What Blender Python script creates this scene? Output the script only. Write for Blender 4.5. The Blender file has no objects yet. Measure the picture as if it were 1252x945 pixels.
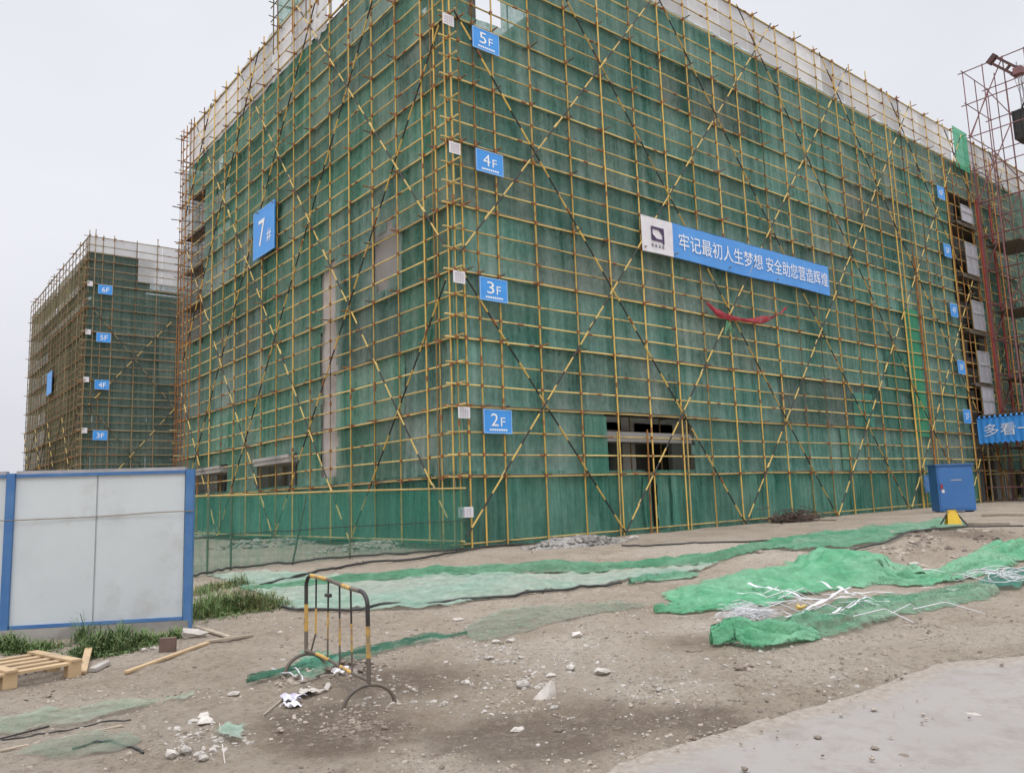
import bpy, math, random
import numpy as np
from mathutils import Vector, Matrix, noise
from mathutils.geometry import delaunay_2d_cdt
random.seed(7)
sc = bpy.context.scene
COL = sc.collection
rnd = random.uniform

# ------------------------------------------------------------------ camera model
CAM = np.array([-11.8353, -16.8746, 1.2974])
AX = np.array([[0.7798836, -0.6249981, -0.0340439],      # right
               [0.0602437, 0.1290880, -0.9898015],       # down
               [0.6230187, 0.7698790, 0.1383258]])       # forward
F, PW, PH = 993.02, 1252.0, 945.0

def ray(px, py):
    return np.array([(px - PW / 2) / F, (py - PH / 2) / F, 1.0]) @ AX
def onY(px, py, Y=0.0):
    d = ray(px, py); return CAM + d * ((Y - CAM[1]) / d[1])
def onX(px, py, X=0.0):
    d = ray(px, py); return CAM + d * ((X - CAM[0]) / d[0])
def clampf(v, a, b): return max(a, min(b, v))
def g(x, y):
    s = (x - CAM[0]) * .629 + (y - CAM[1]) * .777
    return -0.42 + 0.025 * clampf(s, 0, 20) + 0.010 * clampf(x, 0, 40) * clampf((s - 14) / 8, 0, 1)
def at(px, py, h=0.0):
    d = ray(px, py); z = 0.
    for _ in range(30):
        P = CAM + d * ((z - CAM[2]) / d[2]); z = g(P[0], P[1]) + h
    return float(P[0]), float(P[1])

# ------------------------------------------------------------------ the ground's own height
SLAB_PX = [(735, 952), (747, 945), (800, 921), (846, 908), (896, 893.6), (955, 877), (1010, 860.5), (1060, 846), (1109, 827), (1135, 817), (1156, 811), (1200, 807), (1252, 803)]
slab_edge = [at(*p) for p in SLAB_PX]
SLAB = slab_edge + [(-1.2, -15.6), (1.5, -17.5), (4.0, -30.0), (-9.0, -40.0), (-10.0, -24.0), (-9.4, -15.5)]
def inside(x, y, poly):
    c = False; j = len(poly) - 1
    for i in range(len(poly)):
        xi, yi = poly[i]; xj, yj = poly[j]
        if (yi > y) != (yj > y) and x < (xj - xi) * (y - yi) / (yj - yi) + xi: c = not c
        j = i
    return c
def nz(x, y, z=0.0): return noise.noise(Vector((x, y, z)))
MOUNDS = [(at(410, 835), .45, .06), (at(640, 720), 1.2, .07), (at(1120, 665), 1.6, .16), (at(1190, 655), 1.5, .12), (at(980, 700), 1.0, .08),
          (at(560, 735), .8, .05), (at(760, 770), 1.0, .05), (at(900, 830), .8, .03), (at(250, 905), .5, .04), (at(420, 880), .5, .03)]
RUTS = [([at(*p) for p in q], w, h) for q, w, h in (([(430, 960), (560, 905), (720, 862), (900, 822), (1080, 785), (1280, 748)], .11, .032), ([(560, 975), (690, 920), (830, 875), (980, 838), (1140, 800), (1290, 775)], .11, .030),
        ([(300, 870), (450, 800), (620, 768), (800, 752)], .10, .02), ([(-40, 880), (150, 830), (300, 790), (420, 760)], .09, .02))]
def rut(x, y):
    z = 0.
    for P, w, h in RUTS:
        best = 9.
        for (ax, ay), (bx, by) in zip(P, P[1:]):
            dx, dy = bx - ax, by - ay; t = clampf(((x - ax) * dx + (y - ay) * dy) / (dx * dx + dy * dy), 0, 1); best = min(best, math.hypot(x - ax - dx * t, y - ay - dy * t))
        if best < w * 3:
            q = best / w; z += h * (-math.exp(-q * q) + .7 * math.exp(-((q - 1.7) ** 2) * 1.8)) * (.6 + .8 * nz(x * 2.3, y * 2.3, 6))
    return z
def gz(x, y):
    z = g(x, y)
    d2 = (x + 8) ** 2 + (y + 9) ** 2
    if d2 < 900:
        k = 1.0
        z += k * (.045 * nz(x * .55, y * .55, 3) + .022 * nz(x * 1.9, y * 1.9, 7))
        if d2 < 160: z += rut(x, y) + .020 * nz(x * 4, y * 4, 1) + .016 * abs(nz(x * 8, y * 8, 2)) + .012 * max(0, nz(x * 15, y * 15, 4) - .05) * (1 + 2 * max(0, nz(x * 1.3, y * 1.3, 8)))
        for (mx, my), r, h in MOUNDS:
            q = ((x - mx) ** 2 + (y - my) ** 2) / (r * r)
            if q < 5: z += h * math.exp(-q)
    return z

# ------------------------------------------------------------------ materials
def new_mat(name):
    m = bpy.data.materials.new(name); m.use_nodes = True
    nt = m.node_tree; nt.nodes.clear()
    out = nt.nodes.new('ShaderNodeOutputMaterial')
    return m, nt, out
def N(nt, t, **kw):
    n = nt.nodes.new('ShaderNode' + t)
    for k, v in kw.items():
        if k in n.inputs: n.inputs[k].default_value = v
        else: setattr(n, k, v)
    return n
def L(nt, a, b): nt.links.new(a, b)
def c4(c): return (c[0], c[1], c[2], 1)
def tex(nt, scale, detail=5, rough=.6, vec=None, stretch=None):
    if vec is None: vec = N(nt, 'TexCoord').outputs['Object']
    if stretch:
        mp = N(nt, 'Mapping'); mp.inputs['Scale'].default_value = stretch; L(nt, vec, mp.inputs['Vector']); vec = mp.outputs['Vector']
    n = N(nt, 'TexNoise', Scale=scale, Detail=detail, Roughness=rough); L(nt, vec, n.inputs['Vector'])
    return n.outputs['Fac']
def ramp(nt, fac, stops):
    r = N(nt, 'ValToRGB'); L(nt, fac, r.inputs['Fac']); e = r.color_ramp.elements
    while len(e) < len(stops): e.new(.5)
    for i, (p, c) in enumerate(stops): e[i].position = p; e[i].color = c4(c)
    return r.outputs['Color']
def mixc(nt, fac, a, b, mode='MIX'):
    m = N(nt, 'Mix', data_type='RGBA', blend_type=mode)
    if isinstance(fac, (int, float)): m.inputs[0].default_value = fac
    else: L(nt, fac, m.inputs[0])
    for s, v in ((6, a), (7, b)):
        if isinstance(v, tuple): m.inputs[s].default_value = c4(v)
        else: L(nt, v, m.inputs[s])
    return m.outputs[2]
def rng(nt, v, a, b, c, d):
    m = N(nt, 'MapRange'); L(nt, v, m.inputs[0])
    for i, q in enumerate((a, b, c, d)): m.inputs[i + 1].default_value = q
    return m.outputs[0]
def surf(name, col, col2=None, scale=3.0, rough=.8, metal=0.0, bump=.0, bscale=40, lo=.35, hi=.65, stretch=None, dirt=None, dscale=.8, dlo=.5, dhi=.7, rand=.0):
    m, nt, out = new_mat(name)
    b = N(nt, 'BsdfPrincipled', Roughness=rough, Metallic=metal)
    c = ramp(nt, tex(nt, scale, stretch=stretch), [(lo, col), (hi, col2 or col)])
    if dirt:
        c = mixc(nt, rng(nt, tex(nt, dscale, 6, .65), dlo, dhi, 0, 1), c, dirt)
    if rand:
        oi = N(nt, 'ObjectInfo')
        hs = N(nt, 'HueSaturation'); L(nt, c, hs.inputs['Color']); L(nt, rng(nt, oi.outputs['Random'], 0, 1, 1 - rand, 1 + rand), hs.inputs['Value'])
        c = hs.outputs['Color']
    L(nt, c, b.inputs['Base Color'])
    if bump:
        bp = N(nt, 'Bump', Strength=bump, Distance=.02); L(nt, tex(nt, bscale, 6, .7), bp.inputs['Height']); L(nt, bp.outputs['Normal'], b.inputs['Normal'])
    L(nt, b.outputs[0], out.inputs[0])
    return m
def net_mat(name, c1, c2, lo, hi, dust=(.30, .33, .28), dustamt=.35, streak=(3.0, 3.0, .10), sscale=1.6, transl=.35, wrinkle=0.):
    """woven plastic mesh: threads too fine to see one by one, so part of the light passes between them"""
    m, nt, out = new_mat(name)
    st = tex(nt, sscale, 6, .7, stretch=streak)
    wr = None
    if wrinkle:
        n1 = tex(nt, 2.2, 4, .6); n2 = tex(nt, 6.5, 4, .65)
        def ridge(v):
            q = N(nt, 'Math', operation='SUBTRACT'); L(nt, v, q.inputs[0]); q.inputs[1].default_value = .5
            w = N(nt, 'Math', operation='ABSOLUTE'); L(nt, q.outputs[0], w.inputs[0]); return w.outputs[0]
        ad = N(nt, 'Math', operation='MULTIPLY_ADD'); L(nt, ridge(n2), ad.inputs[0]); ad.inputs[1].default_value = .45; L(nt, ridge(n1), ad.inputs[2])
        bm = N(nt, 'Bump', Strength=wrinkle, Distance=.12); L(nt, ad.outputs[0], bm.inputs['Height']); wr = bm.outputs[0]
    pa = tex(nt, .45, 4, .6)
    fi = tex(nt, 9.0, 3, .6, stretch=(1, 1, .6))
    col = ramp(nt, st, [(.34, c1), (.66, c2)])
    col = mixc(nt, rng(nt, pa, .42, .72, 0, dustamt), col, dust)
    oi = N(nt, 'ObjectInfo'); hs = N(nt, 'HueSaturation'); L(nt, col, hs.inputs['Color'])
    L(nt, rng(nt, oi.outputs['Random'], 0, 1, .76, 1.26), hs.inputs['Value']); col = hs.outputs['Color']
    di = N(nt, 'BsdfDiffuse'); tr = N(nt, 'BsdfTranslucent'); L(nt, col, di.inputs['Color']); L(nt, col, tr.inputs['Color'])
    if wr: L(nt, wr, di.inputs['Normal']); L(nt, wr, tr.inputs['Normal'])
    mx = N(nt, 'MixShader'); mx.inputs[0].default_value = transl; L(nt, di.outputs[0], mx.inputs[1]); L(nt, tr.outputs[0], mx.inputs[2])
    a1 = N(nt, 'Math', operation='ADD'); L(nt, st, a1.inputs[0]); L(nt, pa, a1.inputs[1])
    a2 = N(nt, 'Math', operation='ADD'); L(nt, a1.outputs[0], a2.inputs[0]); L(nt, fi, a2.inputs[1])
    cov = rng(nt, a2.outputs[0], 1.2, 1.8, lo, hi)
    if wrinkle:
        fa = N(nt, 'Attribute', attribute_name='fray'); fn = tex(nt, 5.5, 7, .75)
        fs = N(nt, 'Math', operation='MULTIPLY_ADD'); L(nt, fn, fs.inputs[0]); fs.inputs[1].default_value = 1.5; L(nt, fa.outputs['Fac'], fs.inputs[2])
        cm = N(nt, 'Math', operation='MULTIPLY'); L(nt, cov, cm.inputs[0]); L(nt, rng(nt, fs.outputs[0], 1.42, 1.60, 1, 0), cm.inputs[1]); cov = cm.outputs[0]
    tp = N(nt, 'BsdfTransparent'); ms = N(nt, 'MixShader'); L(nt, cov, ms.inputs[0]); L(nt, tp.outputs[0], ms.inputs[1]); L(nt, mx.outputs[0], ms.inputs[2])
    L(nt, ms.outputs[0], out.inputs[0])
    return m

YEL = surf('pipe_yellow', (.70, .46, .09), (.60, .40, .12), 2.2, .55, dirt=(.33, .17, .06), dscale=1.7, dlo=.54, dhi=.70, rand=.22)
PALE = surf('pipe_pale', (.61, .47, .18), (.51, .38, .13), 2.0, .6, dirt=(.24, .16, .09), dscale=1.1, dlo=.52, dhi=.70, rand=.25)
RUST = surf('pipe_rust', (.30, .115, .03), (.40, .19, .05), 3.0, .75, dirt=(.13, .05, .025), dscale=2, rand=.2)
CLAMP = surf('clamp_rust', (.34, .15, .055), (.20, .09, .04), 6, .8)
BLACK = surf('paint_black', (.018, .018, .018), (.045, .04, .035), 5, .6)
BRYEL = surf('paint_yellow', (.64, .43, .09), (.54, .40, .14), 4, .6, dirt=(.25, .17, .08), dscale=3, dlo=.56, dhi=.75)
PURP = surf('pipe_red', (.24, .105, .10), (.17, .08, .085), 2.5, .6, rand=.25)
REDP = surf('paint_red', (.36, .05, .04), (.24, .04, .035), 3, .6)
DKPIPE = surf('pipe_dark', (.13, .11, .08), (.20, .15, .09), 2, .7, rand=.3)
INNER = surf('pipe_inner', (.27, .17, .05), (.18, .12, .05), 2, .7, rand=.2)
DECK = surf('deck_wood', (.085, .07, .055), (.13, .105, .075), 3, .9, stretch=(1, 1, 4))
CONC = surf('concrete', (.38, .36, .335), (.28, .265, .245), .8, .9, bump=.3, bscale=12, dirt=(.12, .115, .105), dscale=.5, dlo=.5, dhi=.72)
CONCP = surf('concrete_pale', (.46, .41, .385), (.36, .33, .31), 1.2, .9, bump=.2, bscale=20, dirt=(.28, .25, .23), dscale=1.1)
BLOCK = surf('blockwork', (.22, .21, .20), (.31, .295, .275), .7, .95, bump=.3, bscale=8, dirt=(.10, .095, .09), dscale=.35)
DARK = surf('void_dark', (.05, .048, .045), (.08, .075, .07), 1, .9)
NET_R = net_mat('net_teal', (.090, .305, .235), (.26, .46, .40), .52, .94, dust=(.36, .40, .37), dustamt=.55, streak=(1.7, 1.7, .07), sscale=1.4)
NET_R2 = net_mat('net_teal_worn', (.105, .285, .225), (.29, .44, .385), .46, .92, dust=(.40, .41, .385), dustamt=.7, streak=(1.7, 1.7, .07), sscale=1.4)
NET_L = net_mat('net_green', (.08, .315, .215), (.245, .43, .335), .50, .93, dust=(.36, .375, .35), dustamt=.6, streak=(1.7, 1.7, .07), sscale=1.4)
NET_BR = net_mat('net_bright', (.08, .42, .24), (.14, .50, .31), .84, .96, dustamt=.12)
NET_SK = net_mat('net_skirt', (.06, .25, .185), (.15, .35, .275), .60, .93, dustamt=.3, sscale=2.2)
NET_FE = net_mat('net_fence', (.055, .28, .19), (.095, .35, .25), .34, .62, dustamt=.12, sscale=2.5)
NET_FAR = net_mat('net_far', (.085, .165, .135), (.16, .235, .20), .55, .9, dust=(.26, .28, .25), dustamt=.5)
NET_G = net_mat('net_ground', (.11, .33, .19), (.22, .45, .30), .60, .98, dust=(.37, .39, .32), dustamt=.6, streak=(1, 1, 1), sscale=2.5, transl=.2, wrinkle=1.)
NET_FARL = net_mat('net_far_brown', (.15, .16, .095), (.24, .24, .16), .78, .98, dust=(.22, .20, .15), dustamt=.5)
NET_G3 = net_mat('net_ground_thin', (.10, .32, .18), (.21, .43, .28), .25, .88, dust=(.37, .38, .31), dustamt=.7, streak=(1, 1, 1), sscale=3.5, transl=.2, wrinkle=1.)
NET_G2 = net_mat('net_ground_bright', (.10, .35, .185), (.20, .47, .285), .72, .99, dust=(.36, .40, .32), dustamt=.45, streak=(1, 1, 1), sscale=3, transl=.2, wrinkle=1.)
NET_DK = net_mat('net_trodden', (.05, .20, .13), (.10, .27, .18), .25, .85, dust=(.28, .26, .21), dustamt=.7, streak=(1, 1, 1), sscale=3, transl=.1, wrinkle=.8)
NET_END = net_mat('net_grey', (.20, .21, .19), (.30, .31, .29), .45, .8, dust=(.2, .24, .2), transl=.3)
NET_DUST = net_mat('net_dusty', (.26, .43, .33), (.37, .48, .39), .52, .86, dust=(.42, .40, .34), dustamt=.9, streak=(1, 1, 1), sscale=2.2, transl=.1, wrinkle=.7)
NET_BURY = net_mat('net_buried', (.14, .28, .19), (.24, .33, .24), .08, .56, dust=(.33, .30, .26), dustamt=.9, streak=(1, 1, 1), sscale=3.5, transl=.1)
WHITE_SCR = net_mat('screen_white', (.60, .60, .60), (.72, .71, .70), .80, .95, dust=(.45, .45, .45), dustamt=.35, streak=(.5, .5, 1.5), sscale=1.0, transl=.3)
WPAINT = surf('white_panel', (.58, .62, .63), (.52, .555, .565), .9, .38, bump=.12, bscale=2.2, dirt=(.40, .39, .36), dscale=1.6, dlo=.54, dhi=.82)
WSHEET = surf('white_sheet', (.66, .66, .68), (.55, .55, .58), 2, .7)
BLUEF = surf('blue_frame', (.04, .135, .34), (.08, .19, .38), 2, .45, dirt=(.20, .24, .33), dscale=2.4, dlo=.58, dhi=.8)
BLUEC = surf('blue_cabinet', (.04, .145, .37), (.05, .165, .41), 1.5, .4, dirt=(.10, .15, .32), dscale=2, dlo=.6, dhi=.85)
BSIGN = surf('blue_sign', (.045, .27, .72), (.055, .31, .76), 1.5, .45)
BBAN = surf('blue_banner', (.065, .26, .66), (.09, .31, .70), .8, .6)
LETTER = surf('white_letter', (.82, .84, .86), (.76, .79, .82), 3, .6)
PAPER = surf('paper', (.72, .70, .72), (.64, .62, .66), 4, .8)
INK = surf('ink', (.25, .20, .28), (.34, .30, .36), 8, .8)
LOGO = surf('logo_ink', (.055, .03, .09), (.07, .04, .11), 4, .8)
REDCL = surf('red_cloth', (.36, .035, .05), (.24, .02, .03), 6, .95, dirt=(.30, .12, .12), dscale=3)
WOOD = surf('raw_wood', (.50, .36, .21), (.39, .27, .15), 3, .8, stretch=(.5, .5, 4), dirt=(.25, .19, .13), dscale=2.5, bump=.2, bscale=30, rand=.1)
WOODG = surf('weathered_wood', (.42, .35, .26), (.30, .25, .19), 4, .9, dirt=(.2, .17, .13), dscale=3, rand=.15)
BRICK = surf('brown_brick', (.17, .11, .085), (.12, .085, .07), 6, .9, bump=.4, bscale=30)
STONE = surf('pale_stone', (.52, .48, .43), (.40, .365, .325), 5, .95, bump=.4, bscale=30, rand=.25, dirt=(.24, .21, .18), dscale=4)
GRAVEL = surf('gravel_stone', (.42, .36, .30), (.28, .23, .185), 2.5, .95, dirt=(.15, .12, .10), dscale=1.3, dlo=.5, dhi=.6)
CLOD = surf('dark_clod', (.17, .135, .105), (.25, .20, .16), 5, 1)
HOSE = surf('black_hose', (.02, .02, .02), (.05, .05, .045), 3, .5)
STRAP = surf('white_strap', (.66, .66, .66), (.54, .54, .55), 4, .6)
TRASH = surf('trash_paper', (.62, .60, .62), (.40, .38, .55), 9, .8)
LEAF = surf('weed_leaf', (.085, .15, .04), (.17, .25, .085), 9, .7, rand=.2)
LEAFD = surf('weed_dry', (.16, .17, .05), (.24, .20, .09), 9, .8)
STEELG = surf('grey_steel', (.40, .40, .42), (.28, .28, .30), 3, .5)
SACK = surf('cement_sack', (.50, .46, .41), (.38, .34, .30), 5, .95, bump=.4, bscale=20)
SLABM = None

# ------------------------------------------------------------------ mesh builder
class MB:
    def __init__(s): s.v = []; s.f = []; s.m = []; s.sm = []; s.fray = None
    def add(s, verts, faces, mi=0, smooth=False):
        b = len(s.v); s.v.extend([tuple(map(float, p)) for p in verts])
        for f in faces: s.f.append(tuple(b + i for i in f)); s.m.append(mi); s.sm.append(smooth)
    def box(s, a, b, mi=0):
        (x0, y0, z0), (x1, y1, z1) = a, b
        s.add([(x0, y0, z0), (x1, y0, z0), (x1, y1, z0), (x0, y1, z0), (x0, y0, z1), (x1, y0, z1), (x1, y1, z1), (x0, y1, z1)],
              [(0, 3, 2, 1), (4, 5, 6, 7), (0, 1, 5, 4), (1, 2, 6, 5), (2, 3, 7, 6), (3, 0, 4, 7)], mi)
    def obox(s, c, ux, uy, uz, mi=0):
        """box with half axes ux, uy, uz about centre c"""
        c = np.array(c, float); ux, uy, uz = (np.array(q, float) for q in (ux, uy, uz))
        P = [c + a * ux + b * uy + d * uz for d in (-1, 1) for (a, b) in ((-1, -1), (1, -1), (1, 1), (-1, 1))]
        s.add(P, [(0, 3, 2, 1), (4, 5, 6, 7), (0, 1, 5, 4), (1, 2, 6, 5), (2, 3, 7, 6), (3, 0, 4, 7)], mi)
    def tube(s, pts, r, n=6, mi=0, caps=True, radii=None):
        P = [np.array(p, float) for p in pts]; k = len(P); rings = []
        up = np.array([0, 0, 1.])
        for i, p in enumerate(P):
            t = P[min(i + 1, k - 1)] - P[max(i - 1, 0)]; t = t / (np.linalg.norm(t) + 1e-9)
            a = np.cross(t, up)
            if np.linalg.norm(a) < 1e-3: a = np.cross(t, np.array([1., 0, 0]))
            a /= np.linalg.norm(a); b = np.cross(t, a)
            q = radii[i] if radii else r
            rings.append([p + q * (a * math.cos(2 * math.pi * j / n) + b * math.sin(2 * math.pi * j / n)) for j in range(n)])
        V = [p for ring in rings for p in ring]; Fc = []
        for i in range(k - 1):
            for j in range(n):
                Fc.append((i * n + j, i * n + (j + 1) % n, (i + 1) * n + (j + 1) % n, (i + 1) * n + j))
        s.add(V, Fc, mi, True)
        if caps: s.add(rings[0], [tuple(range(n))], mi); s.add(rings[-1], [tuple(range(n - 1, -1, -1))], mi)
    def striped(s, p0, p1, r, period, duty, n=6, mis=(0, 1), phase=0.):
        p0, p1 = np.array(p0, float), np.array(p1, float); Ln = np.linalg.norm(p1 - p0); d = (p1 - p0) / Ln; t = -phase * period; 
        while t < Ln:
            for a, b, mi in ((t, t + period * duty, mis[0]), (t + period * duty, t + period, mis[1])):
                a, b = max(0, a), min(Ln, b)
                if b - a > .01: s.tube([p0 + d * a, p0 + d * b], r, n, mi, caps=False)
            t += period
    def grid(s, fn, nu, nv, mi=0, skip=None, smooth=True):
        V = [fn(i / nu, j / nv) for j in range(nv + 1) for i in range(nu + 1)]; Fc = []
        for j in range(nv):
            for i in range(nu):
                if skip and skip((i + .5) / nu, (j + .5) / nv): continue
                a = j * (nu + 1) + i; Fc.append((a, a + 1, a + nu + 2, a + nu + 1))
        if skip:
            used = sorted({i for f in Fc for i in f}); ix = {v: k for k, v in enumerate(used)}
            V = [V[i] for i in used]; Fc = [tuple(ix[i] for i in f) for f in Fc]
        s.add(V, Fc, mi, smooth)
    def rock(s, c, r, seed, sq=.7, mi=0):
        t = (1 + 5 ** .5) / 2
        V = [(-1, t, 0), (1, t, 0), (-1, -t, 0), (1, -t, 0), (0, -1, t), (0, 1, t), (0, -1, -t), (0, 1, -t), (t, 0, -1), (t, 0, 1), (-t, 0, -1), (-t, 0, 1)]
        Fc = [(0, 11, 5), (0, 5, 1), (0, 1, 7), (0, 7, 10), (0, 10, 11), (1, 5, 9), (5, 11, 4), (11, 10, 2), (10, 7, 6), (7, 1, 8), (3, 9, 4), (3, 4, 2), (3, 2, 6), (3, 6, 8), (3, 8, 9), (4, 9, 5), (2, 4, 11), (6, 2, 10), (8, 6, 7), (9, 8, 1)]
        q = random.Random(seed); a = q.uniform(0, 6.28); sx, sy = q.uniform(.75, 1.3), q.uniform(.7, 1.1); P = []
        for v in V:
            k = r * q.uniform(.62, 1.2) / 1.9
            x, y, z = v[0] * k * sx, v[1] * k * sy, v[2] * k * sq
            P.append((c[0] + x * math.cos(a) - y * math.sin(a), c[1] + x * math.sin(a) + y * math.cos(a), c[2] + z))
        s.add(P, Fc, mi)
    def build(s, name, mats, parent=None, origin=None):
        if not isinstance(mats, (list, tuple)): mats = [mats]
        me = bpy.data.meshes.new(name)
        if parent is not None:
            o_ = world_loc(parent)
        else:
            o_ = origin if origin is not None else (0, 0, 0)
        V = np.array(s.v, float) - np.array(o_, float)
        me.from_pydata([tuple(p) for p in V], [], s.f)
        for m in mats: me.materials.append(m)
        me.polygons.foreach_set('material_index', s.m); me.polygons.foreach_set('use_smooth', s.sm)
        if s.fray is not None:
            fa = me.attributes.new('fray', 'FLOAT', 'POINT'); fa.data.foreach_set('value', np.array(s.fray, np.float32))
        me.update()
        o = bpy.data.objects.new(name, me); COL.objects.link(o)
        if parent is not None: o.parent = parent
        else: o.location = o_
        return o
def world_loc(o):
    l = np.array(o.location, float)
    while o.parent: o = o.parent; l = l + np.array(o.location, float)
    return l
def tag(o, label, cat, group=None, kind=None):
    o['label'] = label; o['category'] = cat
    if group: o['group'] = group
    if kind: o['kind'] = kind
    return o
def empty(name, loc, label, cat, group=None):
    o = bpy.data.objects.new(name, None); COL.objects.link(o); o.location = loc; o.empty_display_size = .3
    return tag(o, label, cat, group)
def struct(o): o['kind'] = 'structure'; return o
def bez(P, n):
    """Catmull-Rom through the points, n samples per span"""
    P = [np.array(p, float) for p in P]; Q = [2 * P[0] - P[1]] + P + [2 * P[-1] - P[-2]]; out = []
    for i in range(1, len(Q) - 2):
        a, b, c, d = Q[i - 1], Q[i], Q[i + 1], Q[i + 2]
        for k in range(n):
            t = k / n; out.append(.5 * ((2 * b) + (c - a) * t + (2 * a - 5 * b + 4 * c - d) * t * t + (3 * b - a - 3 * c + d) * t ** 3))
    out.append(P[-1]); return out
def letters(text, width, height, frame, mat, parent, name='lettering', stretch=True):
    """flat lettering laid on a surface; frame = (lower left corner, unit right, unit up, outward)"""
    cu = bpy.data.curves.new('text', 'FONT'); cu.body = text; cu.extrude = .0; cu.resolution_u = 3
    ob = bpy.data.objects.new('text', cu); COL.objects.link(ob)
    me = bpy.data.meshes.new_from_object(ob.evaluated_get(bpy.context.evaluated_depsgraph_get()))
    bpy.data.objects.remove(ob)
    co = np.array([v.co[:] for v in me.vertices]); lo, hi = co.min(0), co.max(0); sz = hi - lo
    p, r, u, w = (np.array(q, float) for q in frame)
    kx, ky = width / sz[0], height / sz[1]
    if not stretch: kx = ky = min(kx, ky)
    wp = world_loc(parent)
    for v in me.vertices:
        a = (v.co[0] - lo[0]) * kx; b = (v.co[1] - lo[1]) * ky
        v.co = Vector(p + r * a + u * b + w * .006 - wp)
    me.materials.clear(); me.materials.append(mat)
    o = bpy.data.objects.new(name, me); COL.objects.link(o); o.parent = parent
    return o

# ------------------------------------------------------------------ sky, sun, camera
W = bpy.data.worlds.new('World'); sc.world = W; W.use_nodes = True
nt = W.node_tree; nt.nodes.clear()
SUN_EL, SUN_AZ = 58.0, 215.0     # azimuth clockwise from +Y
sky = N(nt, 'TexSky', sky_type='NISHITA'); sky.sun_disc = False; sky.sun_elevation = math.radians(SUN_EL); sky.sun_rotation = math.radians(SUN_AZ)
sky.air_density = 1.0; sky.dust_density = 4.0; sky.ozone_density = 1.0
hs = N(nt, 'HueSaturation', Saturation=.18); L(nt, sky.outputs[0], hs.inputs['Color'])
tc = N(nt, 'TexCoord'); sp = N(nt, 'SeparateXYZ'); L(nt, tc.outputs['Generated'], sp.inputs[0])
cl = tex(nt, 1.3, 4, .55, vec=tc.outputs['Generated'], stretch=(1, 1, 2.2))
over = ramp(nt, cl, [(.3, (8.2, 8.35, 9.05)), (.7, (9.45, 9.6, 10.2))])
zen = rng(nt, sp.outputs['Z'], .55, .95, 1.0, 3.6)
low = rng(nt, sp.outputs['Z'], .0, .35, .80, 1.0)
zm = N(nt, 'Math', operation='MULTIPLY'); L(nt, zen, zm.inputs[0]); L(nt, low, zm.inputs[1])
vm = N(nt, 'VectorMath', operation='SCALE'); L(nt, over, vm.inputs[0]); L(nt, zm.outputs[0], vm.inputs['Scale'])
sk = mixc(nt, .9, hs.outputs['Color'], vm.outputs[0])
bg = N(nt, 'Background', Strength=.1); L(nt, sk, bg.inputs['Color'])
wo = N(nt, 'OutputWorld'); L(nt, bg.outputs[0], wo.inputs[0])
sl = bpy.data.lights.new('sun', 'SUN'); sl.energy = .8; sl.angle = math.radians(25); sl.color = (1, .97, .93)
so = bpy.data.objects.new('sun', sl); COL.objects.link(so)
sd = Vector((math.sin(math.radians(SUN_AZ)) * math.cos(math.radians(SUN_EL)), math.cos(math.radians(SUN_AZ)) * math.cos(math.radians(SUN_EL)), math.sin(math.radians(SUN_EL))))
so.rotation_euler = sd.to_track_quat('Z', 'Y').to_euler()
cam = bpy.data.cameras.new('camera'); cam.sensor_fit = 'HORIZONTAL'; cam.sensor_width = 36; cam.lens = F / PW * 36; cam.clip_start = .1; cam.clip_end = 2000
co = bpy.data.objects.new('camera', cam); COL.objects.link(co); sc.camera = co
r_, d_, f_ = (Vector(a) for a in AX)
co.matrix_world = Matrix(((r_[0], -d_[0], -f_[0], CAM[0]), (r_[1], -d_[1], -f_[1], CAM[1]), (r_[2], -d_[2], -f_[2], CAM[2]), (0, 0, 0, 1)))
vs = sc.view_settings; vs.view_transform = 'Standard'; vs.look = 'None'; vs.gamma = 1; vs.use_curve_mapping = False; vs.exposure = 0.0
sc.cycles.transparent_max_bounces = 24; sc.cycles.max_bounces = 6

# ------------------------------------------------------------------ ground
def lines(a, b, fine, lo, hi):
    out = list(np.arange(a, b, fine)); s = fine; x = b
    while x < hi: out.append(x); s *= 1.13; x += s
    out.append(hi); s = fine; x = a
    while x > lo: s *= 1.13; x -= s; out.insert(0, max(x, lo))
    return out
XS, YS = lines(-12, 3.5, .055, -600, 900), lines(-14.3, -5, .055, -600, 900)
V = []; soil = []
dark_b = [(at(430, 890), .55, 1.), (at(400, 905), .35, 1.), (at(720, 880), .7, .8), (at(640, 915), .5, .7), (at(860, 885), .45, .8), (at(600, 900), .4, .6), (at(440, 840), .5, .6),
          (at(500, 830), .5, .4), (at(850, 790), .5, .7), (at(1140, 655), 1.6, .8), (at(1190, 662), 1.0, .7), (at(760, 745), .7, .5), (at(370, 880), .35, .8), (at(1180, 800), .6, .4), (at(560, 830), .7, .5)]
pale_b = [(at(700, 790), .6, 1.), (at(850, 770), .5, 1.), (at(620, 930), .5, .9), (at(800, 850), .6, .8), (at(930, 672), 1.6, .9), (at(860, 669), 1.2, .8), (at(990, 820), .8, .7),
          (at(1150, 775), 1.3, .6), (at(560, 925), .4, .9), (at(780, 676), 1.2, .6), (at(720, 725), .8, .5), (at(960, 685), .9, .9)]
for y in YS:
    for x in XS:
        z = gz(x, y) if abs(x + 4) < 40 and abs(y + 8) < 40 else g(x, y)
        if inside(x, y, SLAB): z = g(x, y) - .03
        V.append((x, y, z))
        dk = sum(w * math.exp(-((x - c[0]) ** 2 + (y - c[1]) ** 2) / (r * r)) for c, r, w in dark_b)
        pl = sum(w * math.exp(-((x - c[0]) ** 2 + (y - c[1]) ** 2) / (r * r)) for c, r, w in pale_b)
        soil.append((min(pl, 1), min(dk, 1), 0, 1))
nx = len(XS)
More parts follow.
